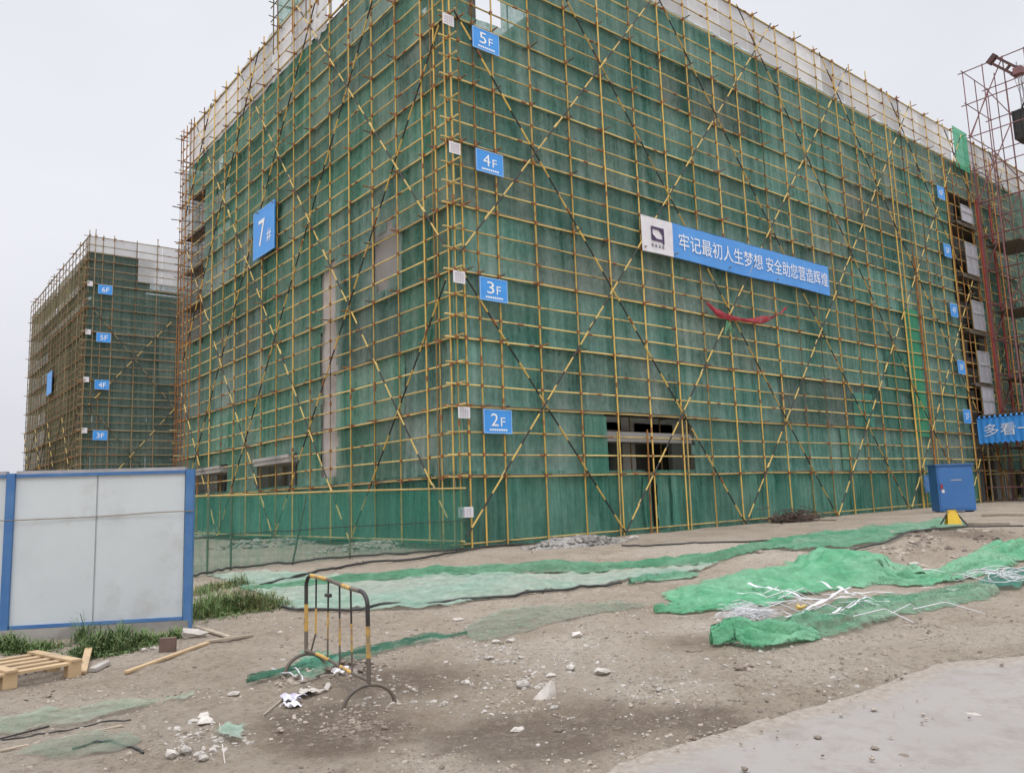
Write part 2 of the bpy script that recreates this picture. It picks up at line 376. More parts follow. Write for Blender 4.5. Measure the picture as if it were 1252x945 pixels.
Fc = [(j * nx + i, j * nx + i + 1, (j + 1) * nx + i + 1, (j + 1) * nx + i) for j in range(len(YS) - 1) for i in range(nx - 1)]
me = bpy.data.meshes.new('ground'); me.from_pydata(V, [], Fc); me.polygons.foreach_set('use_smooth', [True] * len(Fc))
ca = me.color_attributes.new('soil', 'FLOAT_COLOR', 'POINT'); ca.data.foreach_set('color', np.array(soil, np.float32).ravel())
m, nt, out = new_mat('soil')
b = N(nt, 'BsdfPrincipled', Roughness=.95)
pos = N(nt, 'NewGeometry').outputs['Position']
at_ = N(nt, 'VertexColor', layer_name='soil'); sx = N(nt, 'SeparateColor'); L(nt, at_.outputs['Color'], sx.inputs[0])
big = tex(nt, .5, 6, .65, vec=pos); mid = tex(nt, 2.6, 8, .7, vec=pos); fin = tex(nt, 17, 8, .75, vec=pos)
c = ramp(nt, mid, [(.30, (.34, .275, .21)), (.52, (.445, .375, .30)), (.72, (.52, .45, .37))])
c = mixc(nt, rng(nt, big, .43, .60, 0, .75), c, (.575, .505, .425))
def madd(a, b_, op='ADD'):
    q = N(nt, 'Math', operation=op)
    for i, v in enumerate((a, b_)):
        if isinstance(v, (int, float)): q.inputs[i].default_value = v
        else: L(nt, v, q.inputs[i])
    return q.outputs[0]
brk = madd(madd(mid, .9, 'MULTIPLY'), madd(fin, .75, 'MULTIPLY'))
c = mixc(nt, rng(nt, madd(madd(sx.outputs[0], .55, 'MULTIPLY'), brk), 1.00, 1.28, 0, .9), c, (.62, .555, .475))
c = mixc(nt, rng(nt, madd(madd(sx.outputs[1], .55, 'MULTIPLY'), brk), 1.04, 1.32, 0, .7), c, (.165, .128, .098))
med = tex(nt, 6.5, 8, .75, vec=pos)  # tones below mix natural mottling with clod relief shading painted into the colour
c = mixc(nt, rng(nt, med, .52, .62, 0, .6), c, (.50, .435, .365))
c = mixc(nt, rng(nt, med, .46, .34, 0, .62), c, (.215, .168, .128))
c = mixc(nt, rng(nt, fin, .535, .63, 0, .62), c, (.55, .49, .425))
c = mixc(nt, rng(nt, fin, .455, .36, 0, .68), c, (.21, .165, .125))
mic = tex(nt, 55, 6, .75, vec=pos)
c = mixc(nt, rng(nt, mic, .44, .34, 0, .45), c, (.17, .13, .10))
c = mixc(nt, rng(nt, mic, .56, .66, 0, .4), c, (.55, .50, .44))
vo = N(nt, 'TexVoronoi', Scale=26.0); L(nt, pos, vo.inputs['Vector'])
peb = madd(rng(nt, vo.outputs['Distance'], .34, .14, 0, 1), rng(nt, med, .48, .56, 0, 1), 'MULTIPLY')
c = mixc(nt, madd(peb, .6, 'MULTIPLY'), c, (.44, .40, .355))
c = mixc(nt, rng(nt, madd(sx.outputs[1], madd(big, .6, 'MULTIPLY')), .45, .95, 0, .5), c, (.72, .66, .60), 'MULTIPLY')
c = mixc(nt, 1.0, c, (1.0, .965, .91), 'MULTIPLY')
L(nt, c, b.inputs['Base Color'])
bp = N(nt, 'Bump', Strength=1.0, Distance=.08); L(nt, madd(madd(fin, madd(med, 1.2, 'MULTIPLY')), madd(peb, .35, 'MULTIPLY')), bp.inputs['Height']); L(nt, bp.outputs[0], b.inputs['Normal'])
L(nt, b.outputs[0], out.inputs[0]); me.materials.append(m)
go = bpy.data.objects.new('ground', me); COL.objects.link(go); struct(go)

# concrete road slab in the near right corner
m, nt, out = new_mat('road_concrete')
b = N(nt, 'BsdfPrincipled', Roughness=.9); pos = N(nt, 'NewGeometry').outputs['Position']
big = tex(nt, .7, 6, .65, vec=pos); mid = tex(nt, 4, 8, .7, vec=pos); fin = tex(nt, 40, 6, .7, vec=pos)
c = ramp(nt, big, [(.3, (.265, .243, .222)), (.7, (.315, .291, .268))])
c = mixc(nt, rng(nt, mid, .50, .66, 0, .6), c, (.235, .20, .17))
c = mixc(nt, rng(nt, tex(nt, 1.6, 9, .75, vec=pos), .54, .64, 0, .55), c, (.215, .18, .15))
c = mixc(nt, rng(nt, tex(nt, 12, 8, .75, vec=pos), .60, .68, 0, .5), c, (.22, .19, .165))
c = mixc(nt, rng(nt, fin, .60, .74, 0, .5), c, (.30, .275, .25))
ea = N(nt, 'Attribute', attribute_name='fray')
c = mixc(nt, rng(nt, madd(ea.outputs['Fac'], madd(tex(nt, 3.0, 9, .75, vec=pos), 1.1, 'MULTIPLY')), .98, 1.42, 0, .9), c, mixc(nt, rng(nt, tex(nt, 17, 8, .75, vec=pos), .38, .66, 0, 1), (.22, .18, .14), (.36, .315, .265)))
L(nt, c, b.inputs['Base Color'])
bp = N(nt, 'Bump', Strength=.35, Distance=.01); L(nt, fin, bp.inputs['Height']); L(nt, bp.outputs[0], b.inputs['Normal'])
L(nt, b.outputs[0], out.inputs[0])
edge = []
for i in range(len(slab_edge) - 1):
    (x0, y0), (x1, y1) = slab_edge[i], slab_edge[i + 1]
    n = max(2, int(math.hypot(x1 - x0, y1 - y0) / .05))
    for k in range(n):
        t = k / n; x, y = x0 + (x1 - x0) * t, y0 + (y1 - y0) * t
        q = .05 * nz(x * 2, y * 2, 5) + .035 * nz(x * 7, y * 7, 9)
        edge.append((x + q * .6, y + q))
poly = edge + SLAB[len(slab_edge) - 1:]
pts = [Vector(p) for p in poly]; ne = len(pts)
ins = [Vector((x, y)) for x in np.arange(-9.5, -1, .35) for y in np.arange(-17, -13, .35) if inside(x, y, poly) and min(math.hypot(x - p[0], y - p[1]) for p in edge) > .2]
v2, _, f2, *_ = delaunay_2d_cdt(pts + ins, [(i, (i + 1) % ne) for i in range(ne)], [], 1, 1e-5)
mb = MB(); mb.add([(p[0], p[1], g(p[0], p[1]) + .012 + .006 * nz(p[0] * 1.5, p[1] * 1.5)) for p in v2], [tuple(f) for f in f2], 0, True)
fr = [clampf(1 - min(math.hypot(p[0] - q[0], p[1] - q[1]) for q in edge) / .55, 0, 1) for p in v2]
for i in range(len(edge) - 1):
    a, b_ = edge[i], edge[i + 1]
    mb.add([(a[0], a[1], g(*a) - .15), (b_[0], b_[1], g(*b_) - .15), (b_[0], b_[1], g(*b_) + .012), (a[0], a[1], g(*a) + .012)], [(0, 1, 2, 3)])
mb.fray = fr + [1.] * (len(mb.v) - len(fr))
struct(mb.build('road', m))

# ------------------------------------------------------------------ buildings
def face(kind, ox, oy):
    if kind == 'long': return lambda u, d, z: (ox + u, oy - d, z)          # u along +X, d outward (-Y)
    return lambda u, d, z: (ox - d, oy + u, z)                            # u along +Y, d outward (-X)
def fbox(mb, T, u0, u1, d0, d1, z0, z1, mi=0):
    a, b = T(u0, d0, z0), T(u1, d1, z1)
    mb.box(tuple(min(p, q) for p, q in zip(a, b)), tuple(max(p, q) for p, q in zip(a, b)), mi)

def facade(root, T, length, floors, bay, setback, skip=(), u_start=0.0, pale=()):
    """concrete frame and block infill behind the scaffold: columns, beams, walls with window openings"""
    n = int((length - u_start) / bay)
    rs = random.Random(int(length * 10))
    for i in range(n + 1):
        u = u_start + i * bay + .3
        mb = MB(); fbox(mb, T, u - .3, u + .3, -setback - .55, -setback + .06, floors[0] - .3, floors[-1])
        mb.build('column', CONCP if i in pale else CONC, root)
    for k in range(len(floors) - 1):
        z0, z1 = floors[k], floors[k + 1]
        mb = MB(); fbox(mb, T, u_start, length, -setback - .40, -setback + .03, z1 - .55, z1 + .05)
        mb.build('beam', CONC, root)
        mb = MB()
        for i in range(n):
            a, b = u_start + i * bay + .6, u_start + (i + 1) * bay
            if (k, i) in skip: continue
            w = (b - a); m0 = a + w * rs.uniform(.10, .2); m1 = b - w * rs.uniform(.10, .2); mm = (m0 + m1) / 2
            sill = z0 + (.9 if k else .3); head = z1 - .55 - .25
            d0, d1 = -setback - .22, -setback - .03
            fbox(mb, T, a, b, d0, d1, z0 + .05, sill)
            fbox(mb, T, a, b, d0, d1, head, z1 - .55)
            fbox(mb, T, a, m0, d0, d1, sill, head); fbox(mb, T, m1, b, d0, d1, sill, head); fbox(mb, T, mm - .35, mm + .35, d0, d1, sill, head)
        if mb.v: mb.build('wall', BLOCK, root)

FL = [0.1, 3.65, 7.25, 10.85, 14.45, 18.05]
bld = empty('unfinished_building', (1.35, 1.35, 0), 'large unfinished concrete building wrapped in green netting, nearest one with the banner', 'building')
TR, TL = face('long', 0, 0), face('short', 0, 0)
facade(bld, TR, 50, FL, 6.0, 1.35, skip={(0, 0), (0, 1), (4, 0)}, u_start=1.35)
facade(bld, TL, 21.6, FL, 4.0, 1.35, skip={(0, 2), (0, 3), (0, 4)}, u_start=1.95, pale=(2,))
for k, z in enumerate(FL[1:]):
    mb = MB()
    if k == 4: mb.box((1.8, 5.0, z - .16), (5.5, 21.5, z)); mb.box((5.5, 1.8, z - .16), (49.9, 21.5, z))
    else: mb.box((1.8, 1.8, z - .16), (49.9, 21.5, z + .0))
    mb.build('floor_slab', CONC, bld)
mb = MB(); mb.box((7.6, 7.2, 0.0), (49.5, 7.4, 17.85)); mb.box((7.3, 7.2, 0.0), (7.5, 21.4, 17.85)); mb.box((49.6, 1.6, 0), (49.8, 21.4, 17.8)); mb.box((1.7, 21.2, 0), (49.4, 21.4, 17.8)); mb.build('inner_wall', BLOCK, bld)
mb = MB(); mb.box((1.4, 1.35, 18.12), (50, 1.55, 19.5)); mb.box((1.4, 1.55, 18.12), (1.6, 21.6, 19.5)); mb.build('parapet', BLOCK, bld)
# ground floor entrance on the long side: canopy slab, lintel wall, dark door leaf and partition
mb = MB(); mb.box((5.35, .22, 2.98), (9.45, 1.28, 3.24)); mb.box((5.35, .17, 2.93), (9.45, .22, 3.17)); mb.build('canopy', BLOCK, bld)
mb = MB(); mb.box((5.3, 1.32, 3.29), (9.9, 1.395, 3.66)); mb.box((5.9, .9, 3.30), (7.4, 1.3, 3.37)); mb.build('lintel', BRICK, bld)
mb = MB(); mb.box((1.95, 1.40, 3.28), (13.3, 1.60, 3.62)); mb.box((1.95, 1.40, .15), (5.5, 1.58, 3.27)); mb.box((9.9, 1.40, .15), (13.3, 1.58, 3.27)); mb.build('wall', BLOCK, bld)
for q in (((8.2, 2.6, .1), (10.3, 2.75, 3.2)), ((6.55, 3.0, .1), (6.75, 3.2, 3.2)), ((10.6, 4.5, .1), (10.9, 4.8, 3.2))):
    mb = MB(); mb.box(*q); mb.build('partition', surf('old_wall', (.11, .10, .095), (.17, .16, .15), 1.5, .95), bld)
for u0, u1, z0, z1 in ((8.2, 9.6, 3.2, 3.9), (5.3, 6.2, 3.35, 3.9), (9.0, 9.7, 1.9, 2.7)):
    pass
# window canopies on the short side
for y0, y1, ztop in ((10.1, 13.3, 3.12), (17.0, 20.4, 3.10)):
    mb = MB(); mb.box((-.12, y0, ztop - .24), (1.28, y1, ztop)); mb.box((-.16, y0 - .03, ztop - .08), (-.12, y1 + .03, ztop + .03)); mb.build('canopy', CONC, bld)
    fr = MB(); fr.box((1.50, y0 + .1, .8), (1.56, y1 + 1.6, ztop - .05)); fr.build('window_board', BLOCK, bld)
    fr = MB()
    for i in range(9): fr.box((1.44, y0 + .3 + i * .45, .8), (1.49, y0 + .36 + i * .45, ztop - .3))
    fr.build('window_bars', STEELG, bld)
mb = MB(); mb.box((1.42, 5.9, .15), (1.60, 21.5, .9)); mb.box((1.42, 5.9, .9), (1.60, 9.9, 3.1)); mb.box((1.42, 14.7, .9), (1.60, 17.3, 3.1)); mb.build('wall', BLOCK, bld)

# ------------------------------------------------------------------ scaffolds
Z0, LIFT = 1.93, 1.80
def zig(us, u_min, u_max, ktop, du, u0):
    """scissor braces: both families rise from the ground at every fourth post"""
    out = []
    for n in range(-6, 14):
        us0 = -2 + 4 * n
        for sgn in (1, -1):
            a, b = us0, us0 + sgn * 11.0      # eleven posts up
            pts = []
            lo = max(min(a, b), u_min); hi = min(max(a, b), u_max)
            if hi - lo < 1.2: continue
            k = lambda u: -.93 + 1.015 * abs(u - us0)
            kh = [min(k(lo), ktop), min(k(hi), ktop)]
            # clip at the top
            uu = [lo, hi]
            for j in (0, 1):
                if k(uu[j]) > ktop: uu[j] = us0 + sgn * (ktop + .93) / 1.015
            out.append((u0 + du * uu[0], Z0 + LIFT * k(uu[0]), u0 + du * uu[1], Z0 + LIFT * k(uu[1]), sgn))
    return out
def scaffold(root, T, posts, length, lifts, top, ground, braces, start=-.3, rustset=(), nubs=True, guard=(.565, 1.13), r=.0255, nseg=6, inner=True, decks=True, gfn=None):
    rs = random.Random(int(length * 7 + top))
    rails = []
    for k in range(lifts + 1):
        z = Z0 + LIFT * k
        rails.append((z, True))
        if k < lifts:
            for q in guard: rails.append((z + q * LIFT / 1.8, False))
    for i, u in enumerate(posts):
        mb = MB(); du, dd = rs.uniform(-.035, .035), rs.uniform(-.02, .02)
        t = top + rs.choice((0, .05, .12, .25, .4)); zb = ground(u)
        du2, zs = rs.uniform(-.03, .03), [zb]
        mid = (zb + t) / 2
        base = 1 if i in rustset else 0
        P = [T(u, dd * .3, zb), T(u + du * .6 + du2, dd, mid), T(u + du, dd, t)]
        mb.tube(P, r, nseg, base)
        for zj in np.arange(zb + rs.uniform(3, 5), t, 6.0):
            f = (zj - zb) / (t - zb); mb.tube([T(u + du * f, dd, zj - .07), T(u + du * f, dd, zj + .07)], r * 1.4, nseg, 2)
        for z, main in rails:
            if z > t: continue
            if rs.random() < .9:
                f = (z - zb) / (t - zb); uu = u + du * f
                c = T(uu, -.02, z); s = .052 if main else .042
                mb.obox(c, (s * .8, 0, 0), (0, s, 0), (0, 0, s), 2)
            if main and nubs and rs.random() < .85:
                mb.tube([T(u + .05, -.95, z + .03), T(u + .05, rs.uniform(.10, .30), z + .03)], r * .9, 5, 1 if rs.random() < .3 else 3)
        mb.build('post', [YEL, RUST, CLAMP, DKPIPE], root)
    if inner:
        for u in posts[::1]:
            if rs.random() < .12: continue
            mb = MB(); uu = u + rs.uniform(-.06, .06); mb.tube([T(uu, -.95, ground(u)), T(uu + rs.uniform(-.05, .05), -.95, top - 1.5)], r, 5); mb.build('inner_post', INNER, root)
    for z, main in rails:
        mb = MB(); u = start; P = []
        while u < length:
            P.append((u, rs.uniform(-.022, .022))); u += rs.uniform(2.5, 3.5)
        P.append((length + rs.uniform(.0, .25), 0))
        mb.tube([T(q, -.052, z + e) for q, e in P], r * .96, nseg, 0)
        if main:
            P2 = [(q + .1, e + rs.uniform(-.03, .03)) for q, e in P]
            mb.tube([T(q, -.11, z + .045 + e) for q, e in P2], r * .9, 5, 1)
        for q, e in P[1:-1]:
            if rs.random() < .6: mb.tube([T(q - .09, -.052, z + e), T(q + .09, -.052, z + e)], r * 1.35, nseg, 2)
        mb.build('rail', [PALE, DKPIPE, CLAMP], root)
    if decks:
        for k in range(1, lifts, 1):
            z = Z0 + LIFT * k
            mb = MB(); u = .2
            while u < length - 1:
                w = rs.uniform(2.5, 4); 
                for j in range(3): fbox(mb, T, u, min(u + w - .03, length), -.24 - j * .25, -.46 - j * .25, z + .055, z + .095 + rs.uniform(0, .01))
                u += w
            mb.build('deck', DECK, root)
    for a, za, b, zb, sgn in braces:
        mb = MB(); ph = rs.random()
        mb.striped(T(a, .055 + .03 * (sgn > 0), za), T(b, .055 + .03 * (sgn > 0), zb), r, 1.08, .52, nseg, (0, 1), ph)
        Pa, Pb = np.array(T(a, .07, za)), np.array(T(b, .07, zb)); Ln = np.linalg.norm(Pb - Pa); t = rs.uniform(1, 2.5)
        while t < Ln:
            c = Pa + (Pb - Pa) * t / Ln; d = (Pb - Pa) / Ln * .11; mb.tube([c - d, c + d], r * 1.5, nseg, 2); t += rs.uniform(3.6, 6.5)
        mb.build('brace', [BRYEL, BLACK, PALE] if sgn > 0 else [BLACK, YEL, CLAMP], root)

PX0, PXS, PY0, PYS = 2.93, 1.468, 2.81, 1.449
posts_long = [.05, .36, .83, 1.51] + [PX0 + PXS * i for i in range(33)]
sc_long = empty('scaffold', (0, 0, 0), 'yellow pipe scaffold along the long banner side of the nearest building', 'scaffold')
scaffold(sc_long, TR, posts_long, 50.2, 10, 20.0, lambda u: g(u, 0) + .02, zig(None, -1.9, 31, 10.0, PXS, PX0), start=-.28, rustset=(20,))
mb = MB(); mb.tube([TR(u, -.05, g(u, 0) + .16 + .02 * nz(u, 3)) for u in (-.25, 4, 8, 12, 16, 20, 24, 28, 31)], .025, 6); mb.build('rail', PALE, sc_long)
# extra posts: short ones at the entrance, doubled rusty ones near the hoist
for u, t, mt in ((5.72, 3.2, PALE), (7.05, 3.3, RUST), (8.95, 3.9, PALE), (25.25, 18.0, YEL), (26.72, 17.6, YEL), (26.45, 12, RUST), (24.85, 18.9, YEL), (30.9, 18, RUST), (31.7, 18, RUST), (33.5, 18.2, RUST)):
    mb = MB(); mb.tube([TR(u, .01, g(u, 0)), TR(u + .04, .03, t)], .026, 6); mb.build('post', mt, sc_long)
sc_short = empty('scaffold', (0, .1, 0), 'yellow pipe scaffold on the short side of the nearest building, behind the net fence', 'scaffold')
posts_short = [.22, .76, 1.38] + [PY0 + PYS * i for i in range(14)] + [22.2, 22.75, 23.3, 23.7]
scaffold(sc_short, TL, posts_short, 23.4, 10, 20.2, lambda u: .24, zig(None, -1.75, 13.6, 10.0, PYS, PY0), start=-.3, rustset=(15, 16, 17, 18, 19, 20, 21))
mb = MB(); mb.tube([TL(u, .05, .33 + .02 * nz(u, 3)) for u in (-.25, 4, 8, 12, 16, 20, 23)], .025, 6); mb.build('rail', PALE, sc_short)
# taller stair tower bay on the short side
for u in (8.0, 9.0, 10.2, 11.6, 12.0):
    mb = MB(); mb.tube([TL(u, .0, 19), TL(u, .0, 24.2)], .025, 6); mb.tube([TL(u, -1.0, 19), TL(u, -1.0, 24.2)], .025, 6); mb.build('post', RUST if u in (8.0, 10.2) else DKPIPE, sc_short)
for z in np.arange(20.6, 24.2, .6):
    mb = MB(); mb.tube([TL(7.6, -.05, z), TL(12.4, -.05, z)], .024, 6); mb.tube([TL(12.0, .2, z), TL(12.0, -1.3, z)], .022, 5); mb.build('rail', DKPIPE, sc_short)
# far end of the short side seen edge on: bundle of returns with pipe stubs
for k in range(30):
    z = .8 + k * .62; mb = MB(); mb.tube([(-.18 - rnd(0, .25), 23.2 + rnd(-.5, .6), z), (1.4, 23.2 + rnd(-.4, .6), z + rnd(-.05, .05))], .025, 5); mb.build('stub', random.choice([RUST, DKPIPE, PALE]), sc_short)

# ------------------------------------------------------------------ safety nets
def net_face(root, T, u_edges, z_edges, d, holes, mats, amp=.04, du=.3, dz=.28, name='net_panel', pleat=.02):
    rs = random.Random(len(u_edges) * 31 + len(z_edges))
    for j in range(len(z_edges) - 1):
        for i in range(len(u_edges) - 1):
            u0, u1, za, zb = u_edges[i], u_edges[i + 1], z_edges[j], z_edges[j + 1]
            nu, nv = max(2, int((u1 - u0) / du)), max(2, int((zb - za) / dz)); off = rs.uniform(-.015, .015); s = rs.uniform(0, 50)
            def P(a, b):
                u, z = u0 + (u1 - u0 + .06) * a, za + (zb - za + .07) * b
                e = amp * (noise.noise(Vector((u * .9, z * .8, s))) + .5 * noise.noise(Vector((u * 3.3, z * .9, s)))) * (math.sin(math.pi * b) ** .5 if 0 < b < 1 else 0)
                e += pleat * noise.noise(Vector((u * 5.5, z * .35, s))) + .5 * pleat * math.sin(u * 2 * math.pi / 1.468)
                return T(u, d + off + e - .02 * b + (.015 if b == 0 else 0), z - (1 - b) ** 2 * .09 * abs(noise.noise(Vector((u * 1.1, z * .5, s)))))
            def sk(a, b):
                u, z = u0 + (u1 - u0) * a, za + (zb - za) * b
                q = .10 * noise.noise(Vector((u * 2, z * 2, 4)))
                return any(h[0] + q < u < h[1] + q and h[2] + q < z < h[3] + q for h in holes)
            mb = MB(); mb.grid(P, nu, nv, 0, sk)
            if mb.f: mb.build(name, rs.choice(mats), root)
holes_r = [(5.5, 9.45, 1.5, 3.80), (.85, 2.0, 14.75, 17.0), (31.0, 34.2, 1.6, 16.33)]
net_r = empty('safety_net', (0, .15, 1.9), 'teal green safety net covering the long banner side of the nearest building', 'safety net')
ze = [1.95 + 1.8 * k for k in range(10)]; ze[-1] = 18.3
net_face(net_r, TR, [.05, 2.9, 8.8, 14.7, 20.5, 26.4, 31.3, 33.9, 42, 50], ze, -.15, holes_r, [NET_R, NET_R, NET_R2], amp=.07, du=.18, pleat=.035)
net_face(net_r, TR, [.1, 1.6, 4.4, 8.9, 13.2, 19, 25, 31.2], [.14, 2.0], -.15, [(7.1, 7.5, 0, 2.1)], [NET_SK], amp=.10, du=.06, dz=.2, name='skirt_panel', pleat=.10)
for u0, u1, z0, z1 in ((25.05, 26.35, 3.5, 9.4), (22.9, 24.9, 5.4, 7.2), (4.55, 5.45, 1.95, 3.65), (22.2, 23.9, 3.8, 5.6), (1.7, 2.0, .3, 1.9), (8.2, 8.5, .3, 1.95), (12.3, 12.75, .3, 1.95), (6.9, 7.25, .2, 1.9), (19.8, 21.4, 3.8, 5.2), (18.6, 19.4, 2.0, 3.7)):
    mb = MB(); s = rnd(0, 40)
    mb.grid(lambda a, b: TR(u0 + (u1 - u0) * a + .05 * nz(b * 4, s), -.075 + .03 * nz(a * 5, b * 3, s), z0 + (z1 - z0) * b + .04 * nz(a * 6, s)), 8, 12); mb.build('net_patch', NET_BR if u0 == 25.05 else NET_SK, net_r)
holes_l = [(9.9, 13.7, 1.5, 3.15), (16.9, 20.9, 1.5, 3.12), (6.95, 8.05, 2.2, 9.25), (20.4, 23.3, 9.0, 16.3), (3.0, 4.4, 7.8, 9.6)]
net_l = empty('safety_net', (.15, .2, 1.9), 'green safety net with gaps on the short side of the nearest building', 'safety net')
ze2 = list(ze); ze2[-1] = 18.0
net_face(net_l, TL, [.05, 2.8, 7.2, 12.9, 18.7, 22.9], ze2, -.15, holes_l, [NET_L, NET_L, NET_R2], amp=.07, du=.18, pleat=.035)
net_face(net_l, TL, [.1, 4.4, 10, 16, 22.8], [.26, 1.99], -.12, [], [NET_SK], amp=.08, du=.08, name='skirt_panel', pleat=.08)
mb = MB(); mb.grid(lambda a, b: (.10 + .05 * nz(a * 5, b * 5), 8.6 + 3.3 * a, 20.1 + 3.9 * b), 8, 8); mb.build('net_panel', NET_L, net_l)

mb = MB(); mb.grid(lambda a, b: (.20 + .10 * (2 * a - 1) ** 2 + .02 * nz(a * 3, b * 9), 7.0 + 1.35 * a + .06 * nz(b * 8, 2), 1.98 + 7.45 * b + .06 * nz(a * 5, 3)), 10, 40)
tag(mb.build('canvas_strip', CONCP, origin=(.2, 7.6, 2)), 'tall pale pinkish strip showing through the gap in the short side net', 'canvas')
mb = MB(); mb.grid(lambda a, b: (.21 + .02 * nz(a * 3, b * 4), 2.9 + 1.6 * a, 7.65 + 2.1 * b), 8, 10)
tag(mb.build('board_panel', BLOCK, origin=(.2, 3.7, 7.7)), 'grey board showing through the hole in the short side net', 'board')
mb = MB(); mb.grid(lambda a, b: (.55 + .05 * nz(a * 4, b * 9), 19.6 + 3.9 * a, .4 + 17.8 * b), 10, 40); mb.build('net_panel', NET_END, net_l)
mb = MB(); mb.grid(lambda a, b: (.1 + 3 * a, 23.55 + .06 * nz(a * 4, b * 9), .4 + 17.8 * b), 10, 40); mb.build('net_panel', NET_END, net_l)
# white perforated screens round the top
scr_r = empty('parapet_screen', (0, -.02, 18.3), 'long white mesh screen along the roof edge of the banner side', 'screen')
for i in range(28):
    u = i * 1.8; mb = MB(); t = 20.02 + rnd(-.03, .03); b0 = 18.32 + rnd(-.04, .04)
    if 32.0 < u + .9 < 34.0:
        mb.grid(lambda a, b: TR(u + 1.8 * a, .05, 17.9 + 2.3 * b), 4, 4); mb.build('screen_panel', NET_BR, scr_r); continue
    mb.grid(lambda a, b: TR(u + 1.785 * a, -.14 + .02 * nz(u + a * 2, b * 2), b0 + (t - b0) * b), 4, 3); mb.build('screen_panel', WHITE_SCR, scr_r)
scr_l = empty('parapet_screen', (-.02, 9, 18.1), 'white mesh screen at the roof edge of the short side, stepping down to the left', 'screen')
for i in range(8):
    u = 8.9 + i * 1.75; mb = MB()
    t = 20.2 + rnd(-.05, .05)
    mb.grid(lambda a, b: TL(u + 1.73 * a, -.14 + .05 * nz(u + a * 2, b * 2), 18.05 + .1 * nz(a * 3, u) + (t - 18.05) * b), 6, 6); mb.build('screen_panel', WHITE_SCR, scr_l)
def tarp(name, T, u0, u1, z0, z1, d, mat, label, cat, rag=.25):
    mb = MB()
    def P(a, b):
        u, z = u0 + (u1 - u0) * a, z0 + (z1 - z0) * b
        return T(u + rag * nz(b * 4, a, 3), d + .12 * nz(a * 4, b * 4, 6), z + rag * nz(a * 4, b * 2, 8))
    mb.grid(P, 14, 14); o = mb.build(name, mat, origin=T((u0 + u1) / 2, d, z0)); return tag(o, label, cat)
tarp('torn_sheet', TL, 7.4, 8.9, 17.9, 20.0, -.06, WHITE_SCR, 'ragged white sheet torn at the top of the short side', 'sheet', .45)

# ------------------------------------------------------------------ signs on the scaffold
def plate(name, T, u0, u1, z0, z1, d, mat, label, cat, group=None, tilt=0.0, flip=False, th=.02, edge=None):
    """a flat board with a folded rim; T gives its face"""
    o = empty(name, T((u0 + u1) / 2, d, z0), label, cat, group)
    mb = MB(); fbox(mb, T, u0, u1, d, d + th, z0, z1)
    bd = mb.build('board', mat, o)
    if edge:
        mb = MB(); w = .03
        fbox(mb, T, u0 + .004, u1 - .004, d + th, d + th + .008, z0 + .004, z0 + w); fbox(mb, T, u0 + .004, u1 - .004, d + th, d + th + .008, z1 - w, z1 - .004)
        fbox(mb, T, u0 + .004, u0 + w, d + th, d + th + .008, z0 + w, z1 - w); fbox(mb, T, u1 - w, u1 - .004, d + th, d + th + .008, z0 + w, z1 - w)
        mb.build('rim', edge, o)
    return bd
def tframe(T, u, d, z, flip=False):
    p = np.array(T(u, d, z)); du = np.array(T(u + 1, d, z)) - p; w = np.array(T(u, d + 1, z)) - p
    return (p, -du if flip else du, np.array([0, 0, 1.]), w)
RIMB = surf('sign_rim', (.22, .45, .78), (.28, .50, .80), 3, .5)
for nme, z0 in (('2F', 3.03), ('3F', 6.58), ('4F', 10.17), ('5F', 13.76)):
    o = plate('floor_sign', TR, .76, 1.70, z0, z0 + .64, .075, BSIGN, 'blue floor sign reading %s near the corner of the nearest building' % nme, 'sign', 'floor signs at the corner', edge=RIMB)
    letters(nme[0], .24, .33, tframe(TR, 1.0, .097, z0 + .20), LETTER, o); letters('F', .15, .23, tframe(TR, 1.32, .097, z0 + .20), LETTER, o)
    mb = MB()
    for i in range(8): fbox(mb, TR, .95 + i * .075, .95 + i * .075 + .055, .097, .101, z0 + .075, z0 + .125)
    mb.build('caption', LETTER, o)
for (px, py, w, h), lab in (((541, 15, 14, 13), 'white paper notice on the corner posts above the 5F sign'), ((549, 172, 14, 14), 'white paper notice on the corner posts left of the 4F sign'),
                            ((554, 330, 15, 15), 'white paper notice on the corner posts left of the 3F sign'), ((560, 497, 15, 14), 'white paper notice on the corner posts left of the 2F sign'),
                            ((560, 620, 19, 13), 'white paper notice near the ground at the corner')):
    A, B = onY(px, py, -.08), onY(px + w, py + h, -.08); C = onY(px, py + h, -.08)
    o = plate('paper_notice', TR, A[0], B[0], C[2], A[2], .075, PAPER, lab, 'notice', 'paper notices at the corner', th=.006)
    mb = MB(); W_, H_ = B[0] - A[0], A[2] - C[2]
    for r in range(5):
        for q in range(4): fbox(mb, TR, A[0] + W_ * (.16 + q * .19), A[0] + W_ * (.28 + q * .19), .081, .084, A[2] - H_ * (.2 + r * .15) - H_ * .05, A[2] - H_ * (.2 + r * .15))
    mb.build('print', INK, o)
o = plate('building_number_sign', TL, 11.45, 13.5, 10.95, 12.85, .10, BSIGN, 'large blue square sign reading 7 on the short side', 'sign', edge=RIMB, th=.05)
letters('7', .62, 1.05, tframe(TL, 12.95, .155, 11.35, True), LETTER, o); letters('#', .42, .48, tframe(TL, 12.15, .155, 11.35, True), LETTER, o)

